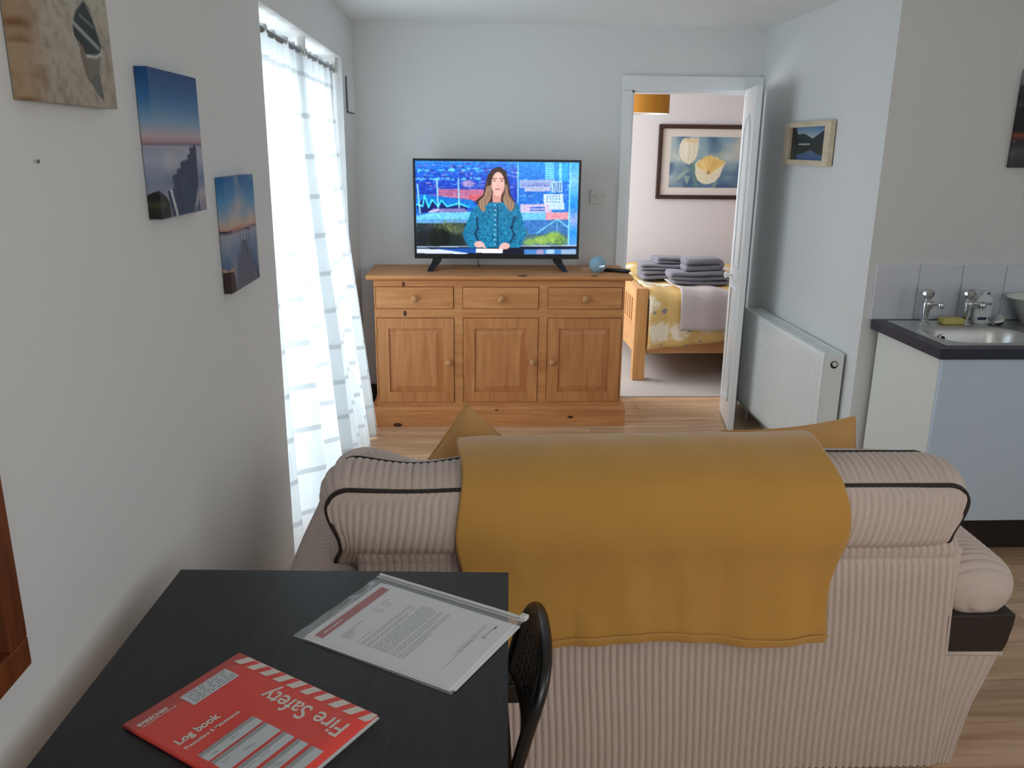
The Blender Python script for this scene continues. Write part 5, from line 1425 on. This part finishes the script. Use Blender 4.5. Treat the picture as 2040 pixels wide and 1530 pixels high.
        obj('piping', MB().tube([p + Vector((0, -.004, 0)) for p in backp], .0058, 8, closed=True), M['piping'], c, smooth=True)
        obj('piping', MB().tube([p + Vector((0, .004, .002)) for p in frontp], .0058, 8, closed=True), M['piping'], c, smooth=True)
    back_cushion(-.335, .432, -.14, .026, -.004, 1)
    back_cushion(.434, 1.196, 1.3, .0, -.004, -1)
    for x in (X0 + .05, X1 - .05):
        for y in (YS + .07, 2.62):
            obj('foot', MB().lathe([(.018, 0), (.022, .004), (.026, .062), (.026, .064)], (x, y, 0), 14), M['black_plastic'], s)
build_sofa()

def build_throw():
    xl, xr = -.028, .884
    # path from the front of the cushion over the top and down the back
    base = [(2.10, .66), (2.10, .74), (2.08, .80), (2.03, .832), (1.96, .842), (1.89, .840), (1.83, .828), (1.785, .806), (1.765, .775), (1.752, .74), (1.748, .70), (1.752, .66), (1.762, .62), (1.770, .56), (1.772, .50), (1.771, .44), (1.769, .385)]
    P_ = [Vector((0, y, z)) for y, z in base]
    cum = [0]
    for a, b in zip(P_[:-1], P_[1:]): cum.append(cum[-1] + (b - a).length)
    tot = cum[-1]
    def at(t):
        for i in range(len(cum) - 1):
            if t <= cum[i + 1] + 1e-9:
                f = (t - cum[i]) / (cum[i + 1] - cum[i])
                p0 = P_[max(0, i - 1)]; p1 = P_[i]; p2 = P_[i + 1]; p3 = P_[min(len(P_) - 1, i + 2)]
                q = .5 * ((2 * p1) + (p2 - p0) * f + (2 * p0 - 5 * p1 + 4 * p2 - p3) * f * f + (3 * p1 - p0 - 3 * p2 + p3) * f ** 3)
                d = (p2 - p1).normalized()
                return q, Vector((0, d.z, -d.y))
        return P_[-1], Vector((0, -1, 0))
    def fn(u, v):
        hem = tot + .020 * math.sin(u * 7.5 + 2.6) * (1 - .3 * u) - .035 * math.exp(-((u - .62) / .25) ** 2) + .022 * (1 - u) ** 3
        t = v * hem
        q, n_ = at(min(t, tot))
        extra = max(0, t - tot)
        top = math.exp(-((v - .30) / .16) ** 2)
        edge = .008 * math.sin(v * 17) * (1 if u < .5 else -1) * abs(2 * u - 1) ** 6
        low = max(0, (v - .62) / .38)
        x = xl + (xr - xl) * u + edge + .035 * low * (1 - u) ** 1.5 - .018 * low * u ** 2 - .024 * (u ** 3) * top + .0 * v
        fold = low * (.010 * math.sin(u * 13 + 1.0 + v * 2) + .004 * math.sin(u * 29 + 3.1 * v)) + .0012 * math.sin(u * 17 + v * 9) 
        fold += low * (.006 * math.sin(u * 7.3 + 2.2 * v + .6) + .0035 * math.sin(u * 43 - 6 * v)) + .0018 * math.sin(u * 31 - 4 * v) * math.sin(v * 11)
        fold = max(fold, -.003) + .004 + .007 * low
        lift = .012 * u * top - .004 * math.exp(-(u / .05) ** 2) * top + .009 * top
        return (x, q.y + n_.y * fold, q.z + n_.z * fold - extra + lift)
    o = obj('throw_blanket', MB().grid(fn, 130, 110), M['mustard'], smooth=True, solid=.007, solid_off=1.0, fix=False)
    # stitched hem along the visible edges
    tag(o, 'mustard fleece throw draped over the sofa back', 'blanket')
    b0 = len(o.data.vertices)
    m = MB()
    pts = [Vector(fn(i / 80, .975)) + Vector((0, -.0085, 0)) for i in range(81)]
    m.tube(pts, .0035, 6)
    h = obj('hem', m, M['mustard'], o, smooth=True)
build_throw()

def build_cushion(name, label, centre, size, rot_in_plane, lean, yaw, puff):
    t = thing(name, label, 'cushion', centre, local=True, group='mustard scatter cushions on the sofa')
    h = size / 2
    Rm = Matrix.Rotation(yaw, 4, 'Z') @ Matrix.Rotation(-lean, 4, 'X') @ Matrix.Rotation(rot_in_plane, 4, 'Y')
    t.rotation_euler = Rm.to_euler()
    def edge(a, b):    # square with gently hollowed sides and pointed corners
        k = 1 - .07 * (1 - b * b)
        return a * k
    def half(sg):
        def f(u, v):
            a, b = 2 * u - 1, 2 * v - 1
            x, z = h * edge(a, b), h * edge(b, a)
            th = puff * ((1 - a ** 2) * (1 - b ** 2)) ** .42 + .006 * math.sin(6 * a + 2) * math.sin(5 * b) * (1 - a * a) * (1 - b * b)
            return (x, sg * th, z)
        return f
    obj('cushion_cover', MB().grid(half(1), 30, 30).grid(half(-1), 30, 30), M['mustard_velvet'], t, smooth=True, local=True)
    loop = []
    for k in range(30): a = -1 + 2 * k / 30; loop.append((h * edge(a, -1), 0, h * edge(-1, a)))
    for k in range(30): a = -1 + 2 * k / 30; loop.append((h * edge(1, a), 0, h * edge(a, 1)))
    for k in range(30): a = 1 - 2 * k / 30; loop.append((h * edge(a, 1), 0, h * edge(1, a)))
    for k in range(30): a = 1 - 2 * k / 30; loop.append((h * edge(-1, a), 0, h * edge(a, -1)))
    obj('seam_piping', MB().tube(loop, .0035, 6, closed=True), M['mustard_velvet'], t, smooth=True, local=True)
build_cushion('scatter_cushion', 'mustard velvet cushion standing on its corner left of the throw', (0.020, 2.19, .590), .40, math.radians(40), math.radians(14), math.radians(8), .085)
build_cushion('scatter_cushion', 'mustard velvet cushion at the right end of the sofa', (.945, 2.21, .612), .38, math.radians(-9), math.radians(16), math.radians(-10), .085)

# ------------------------------------------------------------------ desk, papers, chair
DZ_ = .745
def build_desk():
    th = math.radians(-2.7)
    d = thing('desk', 'black-brown desk standing against the left wall in the foreground', 'desk', (.075, 1.494, 0), th, local=True)
    box('desk_top', (-.653, 0, -1.18, 0, DZ_ - .030, DZ_), M['desk'], d, bevel=.0015, local=True)
    for x in (-.61, -.043):
        for y in (-.045, -1.135):
            obj('leg', MB().cyl((x, y, 0), (x, y, DZ_ - .03), .0235, n=18), M['metal_black'], d, smooth=True, local=True)
build_desk()

def build_logbook():
    ang = math.radians(55.9)
    e2 = Vector((math.cos(ang - PI / 2), math.sin(ang - PI / 2), 0))
    org = Vector((-.501, 1.05, DZ_)) + e2 * .297
    b = thing('log_book', 'red fire safety log book with white lettering on the desk', 'book', org, ang, local=True)
    Wd, Hh = .210, .297
    # pages, then a cover that folds over the left spine edge with a softly raised spine
    box('pages', (.002, Wd - .001, .001, Hh - .001, .0006, .0050), M['page_edge'], b, local=True)
    def top(x): return .0062 + .0015 * math.exp(-x / .02)
    def cov(u, v):
        if u < .12: a = u / .12; return (-.0015 + .0015 * (1 - math.sin(PI * a)) * 0 - .0018 * math.sin(PI * a), Hh * v, .0004 + a * (top(0) - .0004))
        x = Wd * (u - .12) / .88
        return (x, Hh * v, top(x))
    obj('cover', MB().grid(cov, 60, 8), M['red_cover'], b, smooth=True, local=True, solid=.0005)
    box('back_cover', (0, Wd + .002, -.001, Hh + .001, .0001, .0006), M['page_edge'], b, local=True)
    zt = .0070
    def flat(name, pts, mat, par=b, z=zt):
        return obj(name, MB().prism(pts, 'z', z, z + .00025), mat, par, local=True)
    # hazard stripes along the right edge (page orientation)
    k = 0
    yy = -.012
    while yy < Hh:
        pts = [(.188, yy + .018), (.188, yy + .034), (.2085, yy + .022), (.2085, yy + .006)]
        if yy < 0: pts = [(.188, .006), (.188, .021), (.2085, .0105), (.2085, 0.001), (.197, .001)]
        if yy > Hh - .034: pts = [(p[0], min(p[1], Hh - .001)) for p in pts]
        if pts[1][1] - pts[0][1] > .002: flat('hazard_stripe', pts, M['print_white'])
        yy += .0292; k += 1
    # running up the right side
    text('title_lettering', 'Fire Safety', .0455, M['print_white'], b, (.1715, .018, zt), rotz=PI / 2, bold=.0004, sx=.855)
    text('title_lettering', 'Log book', .0190, M['print_white'], b, (.0115, .1925, zt + .0006), bold=.0006, sx=.98)
    text('subtitle_lettering', 'Precautions & Maintenance', .0088, M['print_white'], b, (.0115, .1765, zt + .0005), bold=.00018, sx=.98)
    text('logo_lettering', 'FIRECHIEF', .0098, M['print_white'], b, (.0125, .2715, zt + .0008), bold=.0003, sx=.98)
    flat('logo_mark', [(.0065, .2715), (.0115, .2715), (.0115, .2785), (.0065, .2785)], M['print_white'], z=zt + .0009)
    flat('logo_underline', [(.0085, .2672), (.066, .2672), (.066, .2684), (.0085, .2684)], M['print_white'], z=zt + .0006)
    # address sticker
    st = flat('address_sticker', [(.081, .2475), (.167, .2475), (.167, .2805), (.081, .2805)], M['print_box'])
    rg = random.Random(4)
    m = MB()
    for r in range(5):
        y = .2755 - r * .0058; x = .086 + rg.uniform(0, .003)
        while x < .158:
            w = rg.uniform(.003, .011); m.prism([(x, y), (x + w, y), (x + w, y + .0011), (x, y + .0011)], 'z', zt + .0003, zt + .0004); x += w + rg.uniform(.002, .006)
    obj('handwriting', m, M['ink'], st, local=True)
    # form boxes
    rows = [(.1325, .1545), (.096, .1285), (.069, .0905), (.042, .0625), (.0135, .0355)]
    for i, (y0, y1) in enumerate(rows):
        bx = flat('form_box', [(.0125, y0), (.110, y0), (.110, y1), (.0125, y1)], M['print_box'])
        flat('form_heading', [(.0125, y1 - .0075), (.110, y1 - .0075), (.110, y1), (.0125, y1)], M['print_grey'], bx, zt + .0002)
        m = MB()
        for _ in range(2 if i != 1 else 3):
            x = rg.uniform(.018, .06); y = rg.uniform(y0 + .003, y1 - .011)
            pts = [(x + k * .0016, y + .0016 * math.sin(k * 2.1 + rg.random()) , zt + .00042) for k in range(rg.randint(6, 14))]
            m.tube(pts, .00022, 4)
        obj('handwriting', m, M['ink'], bx, local=True)
build_logbook()

def build_wallet():
    fa = math.radians(58.4)
    lo = Vector((math.cos(fa - PI / 2), math.sin(fa - PI / 2), 0))
    org = Vector((-.307, 1.279, DZ_)) + lo * .324
    w = thing('zip_wallet', 'clear plastic zip wallet holding letters on the desk', 'document wallet', org, fa, local=True)
    Wd, Hh = .248, .324
    box('rear_sheet', (0, Wd, 0, Hh, .0004, .0008), M['wallet'], w, local=True)
    def tp(u, v):
        e = min(u, 1 - u, v, 1 - v)
        z = .0012 + .0052 * min(1, e / .06) + .0006 * math.sin(9 * u + 4 * v) * min(1, e / .1)
        if v > .93: z += .0016 * math.sin(u * 24) * (v - .93) / .07
        return (Wd * u, Hh * v, z)
    obj('front_sheet', MB().grid(tp, 40, 50), M['wallet'], w, smooth=True, local=True, fix=False)
    zp = obj('zip_strip', MB().box(Wd - .008, Wd - .001, -.002, Hh, .0008, .0052).box(Wd - .016, Wd - .013, -.002, Hh, .0030, .0046), M['white_plastic'], w, local=True, bevel=.0008)
    box('zip_slider', (Wd - .011, Wd + .004, -.004, .010, .0008, .0095), M['white_plastic'], w, local=True, bevel=.002)
    # sheets of the letter inside
    def sheet(dx, dy, rot, z, label):
        c, s = math.cos(rot), math.sin(rot)
        pts = [(dx + c * x - s * y, dy + s * x + c * y) for x, y in ((0, 0), (.210, 0), (.210, .297), (0, .297))]
        o = obj('letter_sheet', MB().prism([tuple(p) for p in pts], 'z', z, z + .0006), M['paper'], None)
        return o
    def place(o):
        m = Matrix.Translation(org) @ Matrix.Rotation(fa, 4, 'Z')
        for v in o.data.vertices: v.co = m @ (v.co + o.location)
        o.location = (0, 0, 0); ROOT[o.name] = Vector((0, 0, 0))
        return o
    place(tag(sheet(.010, -.002, math.radians(-.4), .0011, ''), 'white letter sheets at the bottom of the wallet', 'paper'))
    place(tag(sheet(.004, .004, math.radians(.5), .0020, ''), 'white letter sheet second from the top in the wallet', 'paper'))
    lt = thing('printed_letter', 'top printed letter with a red heading band in the wallet', 'letter', org + Vector((0, 0, .0029)), fa, local=True)
    px, py = .007, .005
    obj('letter_page', MB().box(px, px + .210, py, py + .297, 0, .0006), M['paper'], lt, local=True)
    zt = .0007
    def flat(name, x0, x1, y0, y1, mat, z=zt): return obj(name, MB().box(x0, x1, y0, y1, z, z + .0001), mat, lt, local=True)
    bd = flat('heading_band', .0165, .2055, .2715, .2905, M['band_red'])
    rg = random.Random(8)
    def words(m, x0, x1, y, h=.0012, wmin=.003, wmax=.013):
        x = x0
        while x < x1 - .002:
            wd = min(rg.uniform(wmin, wmax), x1 - x); m.box(x, x + wd, y, y + h, zt, zt + .0001); x += wd + rg.uniform(.0015, .003)
    m = MB()
    for k, y in enumerate((.2520, .2445, .2370)): words(m, .130, .143, y); words(m, .152, .176 - .004 * k, y)
    for y, l in ((.2495, .062), (.2455, .030), (.2415, .024), (.2375, .020), (.2335, .022)): words(m, .036, .036 + l, y - .002)
    words(m, .036, .074, .2130)
    y = .2045
    lines = [.178, .182, 0, .176, .150, 0, .188, .190, .188, .191, .190, .187, .189, .180, 0, .186, .188, .160, 0, .190, .188, .120]
    for l in lines:
        if l: words(m, .036, l, y)
        y -= .0044 if l else .0030
    obj('letter_text', m, M['text_grey'], lt, local=True)
    m = MB(); words(m, .085, .192, .0510, .0012, .002, .008); words(m, .098, .188, .0470, .0010, .002, .006); words(m, .040, .150, .0455, .0010, .002, .006)
    obj('footer_text', m, M['text_grey'], lt, local=True)
    obj('footer_logo', MB().tube([(.156 + .0035 * math.cos(k * PI / 6), .034 + .0035 * math.sin(k * PI / 6), zt + .0001) for k in range(12)], .0006, 4, closed=True).box(.163, .186, .033, .0345, zt, zt + .0001).box(.186, .197, .030, .0335, zt, zt + .0001), M['text_grey'], lt, local=True)
    m = MB(); x = .03
    for wd in (.012, .004, .018, .006): m.box(x, x + wd, .2795, .2820, zt + .0001, zt + .0002); x += wd + .003
    obj('band_lettering', m, M['paper'], bd, local=True)
build_wallet()

def build_chair():
    # folding chair facing the desk (towards -x); local +y runs along the desk edge
    c = thing('folding_chair', 'black folding chair with perforated back tucked against the desk', 'chair', (.0, 1.40, 0), 0.0, local=True)
    hw = .150
    # main frame: inverted U that forms the back and runs down to the front feet
    def side(z): return .134 - .24 * (.705 - z)
    zs = [0.0, .15, .30, .42, .50, .555]
    left = [Vector((side(z), -hw, z)) for z in zs]
    arc = []
    for k in range(1, 16):
        a = PI * k / 16; ca = math.cos(a)
        zz = .553 + .124 * math.sin(a) ** .62
        arc.append(Vector((side(zz) + .012 * math.sin(a), -hw * math.copysign(abs(ca) ** .8, ca), zz)))
    right = [Vector((side(z), hw, z)) for z in zs[::-1]]
    path = left + arc + right
    obj('main_frame', MB().tube(path, .0125, 14), M['metal_black'], c, smooth=True, local=True)
    # perforated backrest shell between the tubes
    def shell(u, v):
        z = .49 + .197 * v
        half = hw * (1 if z < .56 else (max(0, 1 - ((z - .56) / .130) ** 2.6)) ** .55)
        y = (2 * u - 1) * half * .93
        return (side(z) - .002 + .018 * (1 - (2 * u - 1) ** 2) * (1 - .8 * v ** 3), y, z - .006 * v)
    nu, nv = 44, 26
    m = MB().grid(shell, nu, nv)
    keep = []
    for idx, f in enumerate(m.f):
        i, j = divmod(idx, nv)
        hole = (i % 4 in (1, 2)) and (j % 3 == 1) and 5 < i < nu - 6 and 3 < j < nv - 4
        if not hole: keep.append(f)
    m.f = keep
    obj('back_shell', m, M['chair_shell'], c, smooth=True, local=True, solid=.005, fix=False)
    # seat
    def seat(u, v):
        x = -.255 + .33 * u; y = (2 * v - 1) * (.175 - .01 * abs(2 * u - 1))
        return (x, y, .452 - .012 * math.sin(PI * u) * math.sin(PI * v) + .010 * u)
    obj('seat', MB().grid(seat, 20, 20), M['chair_shell'], c, smooth=True, local=True, solid=.012, fix=False)
    # rear legs crossing
    for sg in (-1, 1):
        y = sg * (hw - .024)
        obj('rear_leg', MB().tube([(-.22, y, .435), (-.10, y, .33), (.06, y, .15), (.19, y, .0)], .011, 12), M['metal_black'], c, smooth=True, local=True)
        obj('seat_bracket', MB().box(.045, .105, sg * hw - .012, sg * hw + .012, .405, .452), M['metal_black'], c, local=True, bevel=.004)
    obj('crossbar', MB().cyl((.13, -hw + .024, .07), (.13, hw - .024, .07), .009, n=12), M['metal_black'], c, smooth=True, local=True)
    obj('crossbar', MB().cyl((side(.10), -hw, .10), (side(.10), hw, .10), .009, n=12), M['metal_black'], c, smooth=True, local=True)
build_chair()
